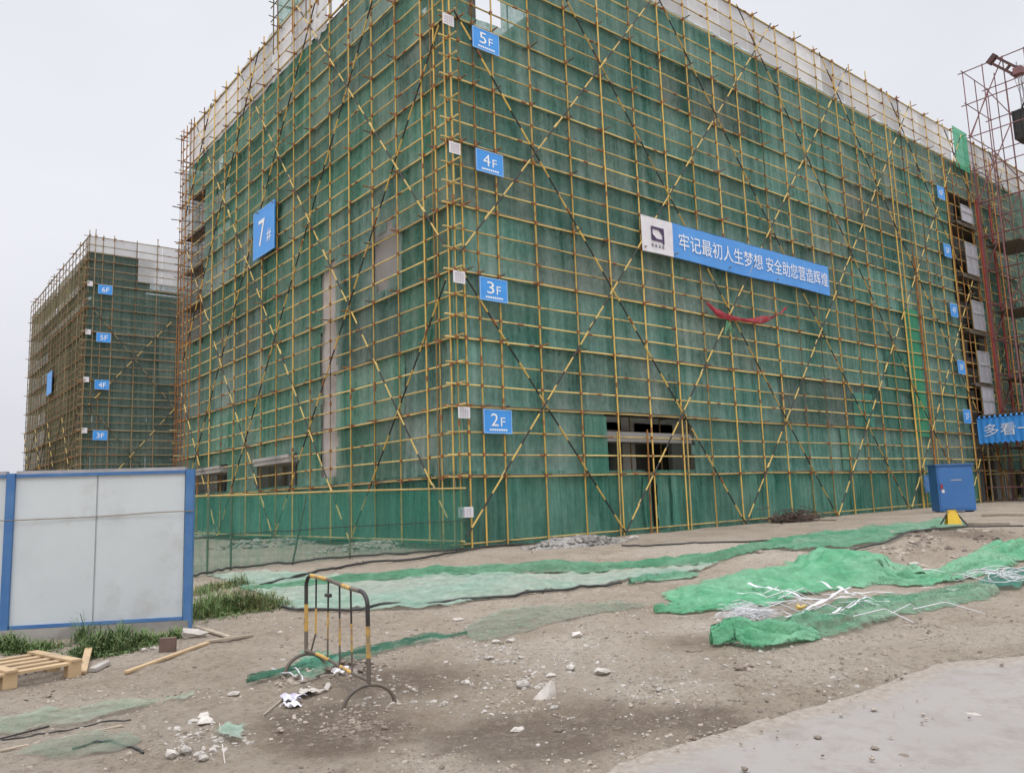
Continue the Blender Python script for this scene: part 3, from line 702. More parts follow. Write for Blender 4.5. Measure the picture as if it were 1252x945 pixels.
# the long banner
ban = empty('slogan_banner', (13, -.1, 9.0), 'long blue banner with white Chinese slogan and a white logo end', 'banner')
def bz(u): return .05 * math.sin((u - 7.3) * .9) * .5
for nm, u0, u1, mt in (('cloth', 8.80, 18.44, BBAN), ('logo_panel', 7.27, 8.80, PAPER)):
    mb = MB(); mb.grid(lambda a, b: TR(u0 + (u1 - u0) * a, .11 + .015 * nz((u0 + (u1 - u0) * a) * 1.4, b * 2, 2), 9.03 + 1.2 * b + bz(u0 + (u1 - u0) * a) * (1 - b)), 40, 5)
    for bb in (0., 1.):
        mb.grid(lambda a, b: TR(u0 + (u1 - u0) * a, .09 + .025 * b, 9.03 + 1.2 * bb + (bz(u0 + (u1 - u0) * a) if bb == 0 else 0) - .02 + .02 * bb), 20, 1)
    bparts = globals().setdefault('bparts', {}); bparts[nm] = mb.build(nm, mt, ban)
letters('牢记最初人生梦想', 4.75, .58, tframe(TR, 9.08, .130, 9.36), LETTER, bparts['cloth'])
letters('安全助您营造辉煌', 4.25, .58, tframe(TR, 14.05, .130, 9.36), LETTER, bparts['cloth'])
mb = MB(); q = .132
fbox(mb, TR, 7.72, 7.78, q, q + .004, 9.45, 9.92); fbox(mb, TR, 8.26, 8.34, q, q + .004, 9.38, 9.92); fbox(mb, TR, 7.78, 8.26, q, q + .004, 9.84, 9.92); fbox(mb, TR, 7.78, 8.26, q, q + .004, 9.45, 9.53)
p = [TR(8.10, q + .004, 9.84), TR(8.26, q + .004, 9.84), TR(8.26, q + .004, 9.70)]; mb.add(p, [(0, 1, 2)])
p = [TR(7.78, q + .004, 9.53), TR(7.96, q + .004, 9.53), TR(7.78, q + .004, 9.66)]; mb.add(p, [(0, 1, 2)])
mb.build('logo', LOGO, bparts['logo_panel'])
mb = MB()
for i in range(4):
    u = 7.70 + i * .17; fbox(mb, TR, u, u + .11, q, q + .004, 9.24, 9.26); fbox(mb, TR, u, u + .11, q, q + .004, 9.31, 9.33); fbox(mb, TR, u + .045, u + .065, q, q + .004, 9.26, 9.31)
mb.build('print', LOGO, bparts['logo_panel'])
# torn red cloth below it
path = [onY(862, 371, -.12), onY(880, 383, -.12), onY(905, 391, -.12), onY(932, 391, -.12), onY(952, 384, -.12), onY(962, 376, -.12)]
pp = bez(path, 6); wd = [.05, .20, .10, .15, .05, .03]
mb = MB(); n = len(pp) - 1
def P(a, b):
    i = min(int(a * n + .5), n); w = np.interp(a, np.linspace(0, 1, 6), wd); p = pp[i]
    return (p[0], p[1] - .05 * math.sin(b * 3.1) - .05 * nz(a * 9, b * 3), p[2] + w * (.5 - b) * 1.3 + .11 * nz(a * 6, b * 1.5, 3) + .03 * nz(a * 22, b * 3, 5))
mb.grid(P, n, 5); tag(mb.build('red_cloth', REDCL, origin=tuple(pp[n // 2])), 'torn red cloth sagging on the scaffold below the slogan banner', 'cloth')
mb = MB(); c = onY(889, 398, -.14); 
for k in range(5): mb.tube([c + np.array([0, 0, .15]), c + np.array([rnd(-.25, .25), rnd(-.1, .05), rnd(-.35, -.1)])], .03, 5)
tag(mb.build('cloth_knot', NET_G2, origin=tuple(c)), 'knot of green rag tied where the red cloth crosses the braces', 'rag')

# small blue signs beside the hoist
nm = ['lowest', 'second from the ground', 'third from the ground', 'second from the top', 'topmost']
for i, (px, py) in enumerate(((1177, 500), (1170, 440), (1161, 370), (1153, 297), (1145, 226))):
    A = onY(px, py, -.1)
    o = plate('small_sign', TR, A[0] + .02, A[0] + .80, A[2] - .68, A[2], .09, BSIGN, 'small blue floor sign beside the hoist, %s of five' % nm[i], 'sign', 'small blue signs beside the hoist', edge=RIMB)
    letters('%dF' % (i + 2), .42, .30, tframe(TR, A[0] + .2, .112, A[2] - .48), LETTER, o)

# ------------------------------------------------------------------ hoist tower, landing gates, passage
HX = (34.4, 36.0, 37.6); HY = [-.15 - 1.02 * i for i in range(9)]
hoist = empty('hoist_tower', (35.5, -3, .3), 'dark red pipe tower standing out from the facade, taller than the roof', 'tower')
for x in HX:
    for y in HY:
        if x == 36.0 and y < -2: continue
        mb = MB(); mb.tube([(x, y, .35), (x + rnd(-.03, .03), y + rnd(-.03, .03), 23.8)], .028, 6); mb.build('post', PURP, hoist)
for z in np.arange(5.0, 24, 1.875):
    for x in HX[::2]:
        mb = MB(); mb.tube([(x, .1, z), (x, HY[-1] - .3, z + rnd(-.03, .03))], .030, 6); mb.build('rail', PURP, hoist)
    for y in (HY[0], HY[4], HY[8]):
        mb = MB(); mb.tube([(HX[0] - .2, y, z + .05), (HX[-1] + .2, y, z + .05)], .026, 6); mb.build('cross_rail', PURP, hoist)
for z in np.arange(3.1, 17.5, 1.875):
    mb = MB(); mb.tube([(HX[0] + .02, .1, z), (HX[0] + .02, HY[-1] - .3, z + rnd(-.04, .04))], .026, 6); mb.build('rail', PURP, hoist)
    mb = MB(); mb.tube([(HX[0] - 1.2, -.45, z), (HX[-1] + .2, -.45, z + rnd(-.04, .04))], .026, 6); mb.build('cross_rail', PURP, hoist)
for x in (33.0, 33.6):
    for y in (-.5, -1.4):
        mb = MB(); mb.tube([(x, y, .35), (x + rnd(-.05, .05), y, 18.0)], .028, 6); mb.build('post', RUST if x < 33.2 else PURP, hoist)
for z in np.arange(3.0, 17, 3.6):
    mb = MB(); mb.grid(lambda a, b: (37.9 + .06 * nz(a * 4, b * 4, z), -.4 - 7.8 * a, z + 3.5 * b), 12, 6); mb.build('net_sheet', NET_R2, hoist)
    mb = MB(); mb.box((34.5, -1.9, z + .02), (37.5, -.25, z + .08)); mb.build('deck', DECK, hoist)
for z in np.arange(5.0, 22, 3.75):
    for x, s in ((HX[0] - .04, 1), (HX[2] + .04, -1)):
        for y0 in (-.15, -4.2):
            a, b = (y0, y0 - 2.04); mb = MB(); mb.tube([(x, a if s > 0 else b, z), (x, b if s > 0 else a, z + 3.75)], .03, 6); mb.build('brace', PURP, hoist)
    mb = MB(); mb.tube([(HX[0], -.2, z), (HX[2], -.2, z + 3.7)], .028, 6); mb.build('brace', PURP, hoist)
for x, y in ((33.9, -.25), (35.3, -.35)):
    mb = MB(); mb.tube([(x, y, 3.2), (x, y, 16.3)], .055, 8); mb.build('red_upright', REDP, hoist)
# pale lattice mast inside the tower
mast = empty('hoist_mast', (36.0, -3.0, .3), 'pale grey lattice mast inside the red hoist tower', 'mast')
mb = MB()
MX, MY = 36.2, -2.55
for a, b in ((-.25, -.25), (.25, -.25), (.25, .25), (-.25, .25)): mb.tube([(MX + a, MY + b, .4), (MX + a, MY + b, 23.9)], .035, 5)
for k in range(31):
    z = .6 + k * .75
    mb.tube([(MX - .25, MY - .25, z), (MX + .25, MY - .25, z + .7)], .015, 4); mb.tube([(MX - .25, MY + .25, z), (MX - .25, MY - .25, z + .7)], .015, 4); mb.tube([(MX - .25, MY - .25, z), (MX + .25, MY - .25, z)], .015, 4); mb.tube([(MX - .25, MY + .25, z), (MX - .25, MY - .25, z)], .015, 4)
mb.build('lattice', STEELG, mast)
mb = MB(); mb.box((MX - .4, MY - .4, .25), (MX + .4, MY + .4, .42)); mb.build('base', STEELG, mast)
# hoisting arm on top and the black cage
arm = empty('lifting_jib', tuple(onX(1216, 74, 34.4)), 'dark red lifting jib on top of the pipe tower', 'jib')
A, B = onX(1213, 73, 34.35), onX(1243, 88, 34.35)
dv = (B - A); Ln = np.linalg.norm(dv); dv /= Ln; up = np.cross(dv, np.array([1., 0, 0])); up /= np.linalg.norm(up)
mb = MB()
for s in (-1, 1): mb.obox((A + B) / 2 + up * s * .17, dv * Ln / 2, up * .06, np.array([.09, 0, 0]))
for t in (0, 1.0): mb.obox(A + dv * Ln * t, dv * .13, up * .27, np.array([.14, 0, 0]))
mb.obox((A + B) / 2 + dv * .25, dv * .05, up * .12, np.array([.08, 0, 0])); mb.build('beam', surf('arm_dark', (.06, .03, .03), (.10, .035, .03), 4, .6), arm)
mb = MB(); mb.obox(B + np.array([0, -.1, -.02]), np.array([0, .22, 0]), np.array([.22, 0, 0]), np.array([0, 0, .18])); mb.build('winch', PURP, arm)
mb = MB()
for e in (-.15, .0, .22): mb.tube([B + np.array([.1, e, 0]), np.array([35.2, B[1] + e - .2, 20.6])], .012, 4)
mb.build('cable', HOSE, arm)
cg = onX(1237, 134, 35.0)
cage = empty('hoist_cage', (35.4, cg[1] - .8, cg[2] - 1.75), 'black cage hanging near the top of the red hoist tower', 'cage')
mb = MB(); x0, x1, y1, y0, z1, z0 = 35.0, 36.0, cg[1], cg[1] - 1.6, cg[2] - .12, cg[2] - 1.72
mb.box((x0, y0, z0), (x1, y1, z0 + .12)); mb.box((x0, y0, z1 - .1), (x1, y1, z1))
mb.box((x0 + .02, y0 + .02, z0 + .12), (x0 + .05, y1 - .02, z1 - .1)); mb.box((x1 - .05, y0 + .02, z0 + .12), (x1 - .02, y1 - .02, z1 - .1)); mb.box((x0 + .05, y1 - .05, z0 + .12), (x1 - .05, y1 - .02, z1 - .1))
mb.build('body', BLACK, cage)
mb = MB()
for y in np.linspace(y0, y1, 6): mb.box((x0 - .03, y - .03, z0), (x0, y + .03, z1))
mb.tube([(35.5, y1 - .2, z1), (35.5, y1 - .45, z1 + .45)], .05, 6); mb.tube([(35.5, y1 - .7, z1), (35.5, y1 - .45, z1 + .45)], .05, 6); mb.build('frame', BLACK, cage)
# landing gates at each floor beside the tower
gates = [((1196, 470), (1213, 511), 'lowest'), ((1194, 426), (1210, 467), 'second from the ground'), ((1183, 363), (1199, 401), 'third from the ground'), ((1174, 291), (1191, 332), 'second from the top'), ((1176, 248), (1184, 270), 'topmost')]
GATE = net_mat('gate_mesh', (.55, .55, .62), (.72, .72, .78), .40, .72, dust=(.35, .35, .36), transl=.1)
for i, ((xa, ya), (xb, yb), w) in enumerate(gates):
    A = onY(xa, ya, -.2); C = onY(xa + (yb - ya) * .09, yb, -.2); zt, zb_ = A[2] - .1, C[2]
    u0 = 31.95; u1 = 33.35
    o = empty('landing_gate', (32.6, -.2, zb_), 'grey mesh landing gate beside the red hoist tower, %s of five' % w, 'gate', 'landing gates of the hoist')
    mb = MB(); fbox(mb, TR, u0 + .05, u1 - .05, .19, .20, zb_ + .05, zt - .05); mb.build('mesh', GATE, o)
    mb = MB()
    fbox(mb, TR, u0, u0 + .05, .18, .22, zb_, zt); fbox(mb, TR, u1 - .05, u1, .18, .22, zb_, zt); fbox(mb, TR, u0 + .05, u1 - .05, .18, .22, zb_, zb_ + .05); fbox(mb, TR, u0 + .05, u1 - .05, .18, .22, zt - .05, zt); fbox(mb, TR, u0 + .05, u1 - .05, .21, .225, zb_ + (zt - zb_) * .55, zb_ + (zt - zb_) * .64)
    mb.build('frame', STEELG, o)
    mb = MB(); fbox(mb, TR, 31.5, 34.0, -1.2, .1, zb_ - .14, zb_ - .04); fbox(mb, TR, 31.5, 34.0, .1, .14, zb_ - .22, zb_ - .04); mb.build('landing', DECK, o)
# safety passage with its blue slogan board
pas = empty('safety_passage', (33, -3, .3), 'pipe framed safety passage with a blue corrugated slogan board at the foot of the hoist', 'passage')
BX = 31.25
mb = MB()
def P(a, b):
    y = -.1 - 6.2 * a; return (BX - .03 + .010 * math.sin(y * 22), y, 3.28 + 1.2 * b)
mb.grid(P, 240, 1); sb = mb.build('slogan_board', BSIGN, pas)
mb = MB()
for k in range(26):
    y = -.2 - k * .24; mb.tube([(BX - .07, y, 4.48), (BX + .05, y, 4.56)], .05, 6); mb.tube([(BX - .07, y, 3.28), (BX + .05, y, 3.22)], .05, 6)
mb.build('scalloped_edge', BSIGN, sb)
letters('多看一', 2.2, .60, ((BX - .05, -.38, 3.58), (0, -1, 0), (0, 0, 1), (-1, 0, 0)), LETTER, sb)
for x in (31.35, 34.2):
    for y in (-.4, -2.2, -4.0, -5.8):
        mb = MB(); mb.tube([(x, y, .2), (x, y, 4.5)], .03, 6); mb.build('post', DKPIPE, pas)
for z in (1.1, 1.75, 2.6):
    mb = MB(); mb.tube([(31.33, -.2, z), (31.33, -6.2, z)], .028, 6); mb.build('rail', PURP if z == 1.1 else INNER, pas)
mb = MB(); mb.box((31.3, -6.2, 4.58), (34.3, -.2, 4.66)); mb.build('roof', DECK, pas)
mb = MB(); mb.box((36.2, -7, .3), (36.3, -.3, 4.5)); mb.build('back_sheet', NET_R2, pas)

# ------------------------------------------------------------------ far building (6F) behind on the left
BX2, BY2 = .5, 47.5
FL2 = [3.6 * k + .1 for k in range(6)] + [20.3]
b2 = empty('unfinished_building', (BX2 + 1.3, BY2 + 1.3, 0), 'smaller looking far concrete building behind on the left, wrapped in dark netting', 'building')
T2R, T2L = face('long', BX2, BY2), face('short', BX2, BY2)
facade(b2, T2R, 22, FL2[:-1], 5.0, 1.3, u_start=1.3)
facade(b2, T2L, 22, FL2[:-1], 5.0, 1.3, u_start=1.9)
for z in FL2[1:-1]:
    mb = MB(); mb.box((BX2 + 1.8, BY2 + 1.8, z - .15), (BX2 + 21.8, BY2 + 22, z)); mb.build('floor_slab', CONC, b2)
mb = MB(); mb.box((BX2 + 6, BY2 + 6, 0), (BX2 + 21, BY2 + 6.2, 18)); mb.box((BX2 + 5.7, BY2 + 6, 0), (BX2 + 5.9, BY2 + 21, 18)); mb.build('inner_wall', BLOCK, b2)
mb = MB(); mb.box((BX2 + .45, BY2 + .55, 18.3), (BX2 + 4.5, BY2 + 5, 20.5)); mb.box((BX2 + .3, BY2 + .42, 20.52), (BX2 + 4.6, BY2 + 5, 20.7)); mb.build('roof_parapet', CONC, b2)
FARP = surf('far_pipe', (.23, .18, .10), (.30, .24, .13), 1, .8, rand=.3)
PALE_, YEL_, DK_, BR_ = PALE, YEL, DKPIPE, BRYEL
s2r = empty('scaffold', (BX2, BY2, 0), 'pipe scaffold on the near face of the far left building', 'scaffold')
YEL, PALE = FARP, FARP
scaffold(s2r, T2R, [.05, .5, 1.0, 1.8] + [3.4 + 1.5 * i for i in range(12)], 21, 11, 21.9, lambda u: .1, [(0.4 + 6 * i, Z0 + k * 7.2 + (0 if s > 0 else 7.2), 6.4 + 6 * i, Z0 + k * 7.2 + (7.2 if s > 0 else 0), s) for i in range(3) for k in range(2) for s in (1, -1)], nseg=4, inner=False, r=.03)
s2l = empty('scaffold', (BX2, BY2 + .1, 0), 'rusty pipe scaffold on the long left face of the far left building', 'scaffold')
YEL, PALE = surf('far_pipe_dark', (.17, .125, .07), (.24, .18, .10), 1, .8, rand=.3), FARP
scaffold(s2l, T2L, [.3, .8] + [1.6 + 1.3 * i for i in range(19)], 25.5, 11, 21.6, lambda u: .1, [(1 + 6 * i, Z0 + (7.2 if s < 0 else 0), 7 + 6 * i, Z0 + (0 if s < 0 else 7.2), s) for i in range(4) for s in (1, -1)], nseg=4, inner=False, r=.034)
YEL, PALE = YEL_, PALE_
n2r = empty('safety_net', (BX2, BY2 + .15, .3), 'dark green safety net on the near face of the far left building', 'safety net')
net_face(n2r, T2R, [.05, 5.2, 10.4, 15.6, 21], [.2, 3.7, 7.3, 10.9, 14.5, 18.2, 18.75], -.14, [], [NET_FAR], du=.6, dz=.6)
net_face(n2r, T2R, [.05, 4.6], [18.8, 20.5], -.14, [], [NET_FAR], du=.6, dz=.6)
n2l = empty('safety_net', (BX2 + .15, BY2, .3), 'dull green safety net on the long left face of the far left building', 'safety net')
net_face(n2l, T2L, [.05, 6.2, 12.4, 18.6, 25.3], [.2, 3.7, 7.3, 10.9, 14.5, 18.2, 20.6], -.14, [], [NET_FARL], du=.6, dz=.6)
s2 = empty('parapet_screen', (BX2, BY2, 18.9), 'pale mesh screen on the roof edge of the far left building', 'screen')
for i in range(12):
    u = i * 1.75; z0 = 20.55 if u < 3.4 else 18.7
    mb = MB(); mb.grid(lambda a, b: T2R(u + 1.73 * a, -.05, z0 + (21.75 - z0) * b), 3, 3); mb.build('screen_panel', WHITE_SCR, s2)
for nme, py, dx in (('6F', 347, 1.05), ('5F', 406, 1.0), ('4F', 464, 1.0), ('3F', 526, 1.0)):
    A = onY(116, py, BY2 - .1); u = A[0] - BX2
    o = plate('floor_sign', T2R, .75, 1.72, A[2] - .70, A[2], .09, BSIGN, 'small blue sign reading %s on the far left building' % nme, 'sign', 'floor signs on the far building', edge=RIMB)
    letters(nme, .5, .36, tframe(T2R, 1.0, .112, A[2] - .55), LETTER, o)
    o = plate('paper_notice', T2R, .02, .38, A[2] - .22, A[2] + .16, .09, PAPER, 'tiny white notice beside the %s sign of the far left building' % nme, 'notice', 'notices on the far building', th=.006)
o = plate('building_number_sign', T2L, 11.5, 13.6, 11.4, 13.3, .12, BSIGN, 'pale blue sign seen edge on, on the left face of the far building', 'sign', edge=RIMB)

# ------------------------------------------------------------------ white hoarding at the left
P1 = np.array(at(229, 769)); P0 = np.array(at(5, 783)); dH = (P0 - P1) / np.linalg.norm(P0 - P1); nH = np.array([-dH[1], dH[0]])
if np.dot(nH, CAM[:2] - P1) < 0: nH = -nH
zH = g(*P1) - .0
def TH(u, d, z): q = P1 + dH * u + nH * d; return (q[0], q[1], zH + z)
def hb(mb, u0, u1, d0, d1, z0, z1, mi=0):
    c = TH((u0 + u1) / 2, (d0 + d1) / 2, (z0 + z1) / 2)
    mb.obox(c, np.append(dH, 0) * (u1 - u0) / 2, np.append(nH, 0) * (d1 - d0) / 2, (0, 0, (z1 - z0) / 2), mi)
LH = float(np.linalg.norm(P0 - P1)); HH = 1.99
hd = empty('hoarding', TH(1.5, 0, 0), 'white panel hoarding in a blue steel frame on a concrete base', 'hoarding')
for i in range(4):
    u0, u1 = .06 + i * LH / 2, .06 + (i + 1) * LH / 2 - .10 * (i % 2)
    mb = MB(); hb(mb, u0 + .003, u1 - .003, -.025, .012, .16, HH - .05); mb.build('panel', WPAINT, hd)
for u in (0, LH, 2 * LH):
    mb = MB(); hb(mb, u - .05, u + .045, -.055, .055, .0, HH); mb.build('post', BLUEF, hd)
for u0 in (.055, LH + .055):
    for nme, z0, z1, mt in (('bottom_rail', .12, .16, BLUEF), ('top_rail', HH - .05, HH - .012, BLUEF), ('cap', HH - .012, HH + .028, STEELG)):
        mb = MB(); hb(mb, u0, u0 + LH - .115, -.05, .04, z0, z1); mb.build(nme, mt, hd)
    mb = MB(); hb(mb, u0 + LH / 2 - .008, u0 + LH / 2 + .003, .012, .017, .16, HH - .05); mb.build('joint_strip', STEELG, hd)
mb = MB(); hb(mb, -.02, 2 * LH, -.12, .06, -.25, .115); mb.build('base', CONC, hd)
mb = MB(); mb.tube(bez([TH(-.06, .075, 1.46), TH(.4, .05, 1.455), TH(LH * .5, .03, 1.43), TH(LH - .1, .05, 1.42), TH(LH + .3, .07, 1.42)], 5), .006, 5)
tag(mb.build('cable', DKPIPE, origin=TH(LH / 2, 0, 1.4)), 'thin dark cable stretched across the white hoarding', 'cable')

# ------------------------------------------------------------------ net fence in front of the short side
FP = [(.05, -.12), (-1.2, .15), (-2.7, .62), (-4.1, .72), (-5.4, .58), (-6.0, .15), (-6.7, -.05), (-8.0, -.6), (-9.0, -.9)]
fe = empty('net_fence', (-4, .5, 0), 'sagging translucent green net fence strung between the corner and the white hoarding', 'fence')
fp = bez([np.array(p) for p in FP], 8); nF = len(fp) - 1
def P(a, b):
    i = min(a * nF, nF - 1e-6); k = int(i); t = i - k; p = fp[k] * (1 - t) + fp[k + 1] * t
    top = np.interp(p[0], [-9, -5.4, 0], [1.55, 1.58, 1.62]); bot = gz(p[0], p[1]) + .02 + .04 * nz(a * 30, 0, 3)
    e = .06 * nz(a * 40, b * 1.5, 1) + .05 * math.sin(b * 3.1) * nz(a * 9, 2)
    return (p[0], p[1] + e, bot + (top - bot) * b)
mb = MB(); mb.grid(P, 110, 8); mb.build('netting', NET_FE, fe)
mb = MB(); mb.tube([(x, y - .04, z) for x, y, z in ((.1, -.1, 1.63), (-2.7, .55, 1.64), (-5.4, .55, 1.60), (-9, -.95, 1.56))], .026, 6); mb.build('top_rail', PALE, fe)
mb = MB(); mb.tube([np.array(P(a, .02)) + np.array([0, -.03, .01]) for a in np.linspace(0, 1, 60)], .022, 5); mb.build('bottom_rope', HOSE, fe)
mb = MB(); mb.tube([np.array(P(a, .48)) + np.array([0, -.05, 0]) for a in np.linspace(0, 1, 60)], .009, 4); mb.build('middle_wire', HOSE, fe)
for a, lean in ((.02, 0), (.25, 0), (.375, .35), (.52, 0), (.66, .0), (.80, 0)):
    p = np.array(P(a, 0)); mb = MB(); mb.tube([p + np.array([0, .05, -.1]), p + np.array([lean, .05, 1.72 if not lean else 1.5])], .022, 6); mb.build('post', DKPIPE, fe)

# ------------------------------------------------------------------ crowd barrier
A_, B_ = np.array(at(373, 828)), np.array(at(453, 865))
br = empty('barrier', (float(A_[0] + B_[0]) / 2, float(A_[1] + B_[1]) / 2, float(g(*((A_ + B_) / 2)))), 'small black and yellow tube barrier standing alone on the dirt', 'barrier')
zA, zB = gz(*A_), gz(*B_); dB = (B_ - A_) / np.linalg.norm(B_ - A_); nB = np.array([-dB[1], dB[0]]); LB = np.linalg.norm(B_ - A_)
def TB(u, z, d=0):
    d = d + .012 * math.sin(u * 4.1) * z / .8 + .018 * math.sin(u * 2.3 + .6); z = z + .008 * math.sin(u * 5)
    q = A_ + dB * u + nB * d; zz = zA + (zB - zA) * u / LB; return np.array([q[0], q[1], zz + z])
HB = .86
GREYB = surf('barrier_grey', (.10, .085, .07), (.16, .13, .10), 5, .7)
BARY = surf('barrier_yellow', (.58, .33, .055), (.50, .32, .09), 5, .7, dirt=(.26, .19, .12), dscale=9, dlo=.48, dhi=.62)
mats = [BLACK, BARY, GREYB]
def leg(u, name):
    mb = MB(); mb.tube([TB(u, HB - .1), TB(u, .60)], .0175, 10, 0); mb.tube([TB(u, .60), TB(u, .36)], .0182, 10, 1); mb.tube([TB(u, .36), TB(u, .15)], .0175, 10, 2); mb.build(name, mats, br)
leg(0, 'leg'); leg(LB, 'leg')
mb = MB(); arc = [TB(.10 * (1 - math.cos(t)), HB - .1 + .1 * math.sin(t)) for t in np.linspace(0, math.pi / 2, 6)]
arc2 = [TB(LB - .14 * (1 - math.cos(t)), HB - .1 + .1 * math.sin(t)) for t in np.linspace(math.pi / 2, 0, 7)]
mb.tube(arc, .0175, 10, 0); mb.tube([arc[-1], TB(.45, HB)], .0175, 10, 1); mb.tube([TB(.45, HB), TB(.8, HB)], .0175, 10, 2); mb.tube([TB(.8, HB), TB(1.0, HB)], .0175, 10, 1); mb.tube([TB(1.0, HB), arc2[0]], .0175, 10, 2); mb.tube(arc2, .0175, 10, 0)
mb.build('top_rail', mats, br)
mb = MB(); mb.tube([TB(0, .19), TB(.22, .19)], .0145, 8, 2); mb.tube([TB(.22, .19), TB(.5, .19)], .015, 8, 1); mb.tube([TB(.5, .19), TB(.75, .19)], .0145, 8, 2); mb.tube([TB(.75, .19), TB(1.0, .19)], .015, 8, 1); mb.tube([TB(1.0, .19), TB(LB, .19)], .0145, 8, 2)
mb.build('bottom_rail', mats, br)
for i, u in enumerate((.20, .46, .73, 1.0)):
    tl = .10 if i == 0 else 0
    mb = MB(); mb.tube([TB(u, HB), TB(u, .58)], .0085, 8, 0); mb.tube([TB(u, .58), TB(u, .36)], .0095, 8, 1); mb.tube([TB(u, .36), TB(u - tl, .19)], .0085, 8, 2); mb.build('bar', mats, br)
for u in (0, LB):
    mb = MB(); S = 1 if u else .9
    mb.tube([TB(u + .02 * math.cos(t), .17 * math.sin(t) - .01, .21 * S * math.cos(t)) for t in np.linspace(0, math.pi, 13)], .016, 10, 2); mb.build('foot', mats, br)
mb = MB(); mb.tube([TB(.46, HB - .13, -.02), TB(.56, HB - .12, -.02)], .018, 6, 0); mb.build('latch', mats, br)

# ------------------------------------------------------------------ pallet
c0 = np.array(at(100, 806, .15)); c1 = np.array(at(0, 825, .15)); cb = np.array(at(91, 786, .15))
dP = (c1 - c0) / np.linalg.norm(c1 - c0); nP = np.array([-dP[1], dP[0]]); 
if np.dot(nP, cb - c0) < 0: nP = -nP
WP = min(1.05, float(np.dot(cb - c0, nP))); zP = g(*c0) + .0
def pb(mb, u0, u1, w0, w1, z0, z1):
    q = c0 + dP * (u0 + u1) / 2 + nP * (w0 + w1) / 2
    mb.obox((q[0], q[1], zP + (z0 + z1) / 2), np.append(dP, 0) * (u1 - u0) / 2, np.append(nP, 0) * (w1 - w0) / 2, (0, 0, (z1 - z0) / 2))
pal = empty('pallet', (c0[0], c0[1], zP), 'pale wooden pallet lying beside the weeds at the hoarding', 'pallet')
for i in range(5):
    w0 = i * (WP - .1) / 4; mb = MB(); pb(mb, .0 + rnd(-.02, .02), 1.25, w0, w0 + .10, .115, .137); mb.build('slat', WOOD, pal)
for u in (.0, .56, 1.13):
    mb = MB(); pb(mb, u, u + .1, -.01, WP + .01, .139, .160); mb.build('cross_board', WOOD, pal)
    for w in (0, WP / 2 - .05, WP - .1):
        mb = MB(); pb(mb, u + .0, u + .12, w, w + .1, .0, .113); mb.build('block', WOOD, pal)

def slat(px0, px1, w, h, mat, label, cat, name, lift=0., lift1=None, group=None):
    a, b = at(*px0), at(*px1); za, zb = gz(*a) + h / 2 + lift + .004, gz(*b) + h / 2 + (lift if lift1 is None else lift1) + .004
    A, B = np.array([*a, za]), np.array([*b, zb]); d = B - A; Ln = np.linalg.norm(d); d /= Ln; s = np.cross(d, [0, 0, 1.]); s /= np.linalg.norm(s); u = np.cross(s, d)
    mb = MB(); mb.obox((A + B) / 2, d * Ln / 2, s * w / 2, u * h / 2)
    o = mb.build(name, mat, origin=(A[0], A[1], A[2] - h / 2))
    bv = o.modifiers.new('bevel', 'BEVEL'); bv.width = min(w, h) * .12; bv.segments = 1
    return tag(o, label, cat, group)
slat((154, 824), (254, 788), .05, .028, WOOD, 'long thin timber batten lying on bare dirt', 'plank', 'plank')
slat((252, 786), (309, 776), .045, .03, WOODG, 'shorter timber batten lying end to end beyond the long one', 'plank', 'plank')
slat((240, 768), (280, 777), .06, .025, WOODG, 'grey board lying at the weeds right of the blue corner post', 'plank', 'plank')
slat((101, 824), (108, 803), .07, .03, WOOD, 'short offcut leaning on the pallet end', 'plank', 'plank', .0, .07)
slat((113, 821), (131, 814), .07, .045, STONE, 'pale broken kerb piece right of the pallet', 'kerb piece', 'kerb_piece')
slat((0, 919), (150, 887), .02, .012, WOODG, 'thin stick in the near left corner over buried net', 'stick', 'stick')
slat((0, 905), (60, 888), .015, .01, HOSE, 'short dark stick above the thin stick at the left edge', 'stick', 'stick')
slat((268, 898), (275, 938), .008, .004, SACK, 'white strap lying over the small green net scrap', 'strap', 'strap')
slat((322, 880), (346, 858), .012, .01, WOODG, 'thin twig left of the paper litter', 'twig', 'twig')
a = at(205, 797); mb = MB(); mb.obox((a[0], a[1], gz(*a) + .075), np.append(dH, 0) * .085, np.append(nH, 0) * .03, (0, 0, .08))
o = tag(mb.build('brick', BRICK, origin=(a[0], a[1], gz(*a))), 'dark brown brick standing upright in the weeds by the hoarding', 'brick'); bv = o.modifiers.new('bevel', 'BEVEL'); bv.width = .006
def lump(px, py, r, mat, name, label, cat, sq=.5, seed=1, el=1.0, group=None):
    a = at(px, py); mb = MB(); mb.rock((0, 0, 0), r, seed, sq); o = mb.build(name, mat)
    o.location = (a[0], a[1], gz(*a) + r * sq * .45); s = o.modifiers.new('sub', 'SUBSURF'); s.subdivision_type = 'SIMPLE'; s.levels = s.render_levels = 2
    t = bpy.data.textures.new('bumps', 'CLOUDS'); t.noise_scale = r * .6
    d = o.modifiers.new('disp', 'DISPLACE'); d.texture = t; d.strength = r * .28; d.mid_level = .5; d.texture_coords = 'LOCAL'
    if el != 1: o.scale = (el, 1, 1); o.rotation_euler = (0, 0, rnd(0, 6))
    return tag(o, label, cat, group)
lump(234, 779, .17, SACK, 'cement_sack', 'lumpy hardened cement sack at the foot of the blue corner post', 'sack', .45, 3, 1.3)
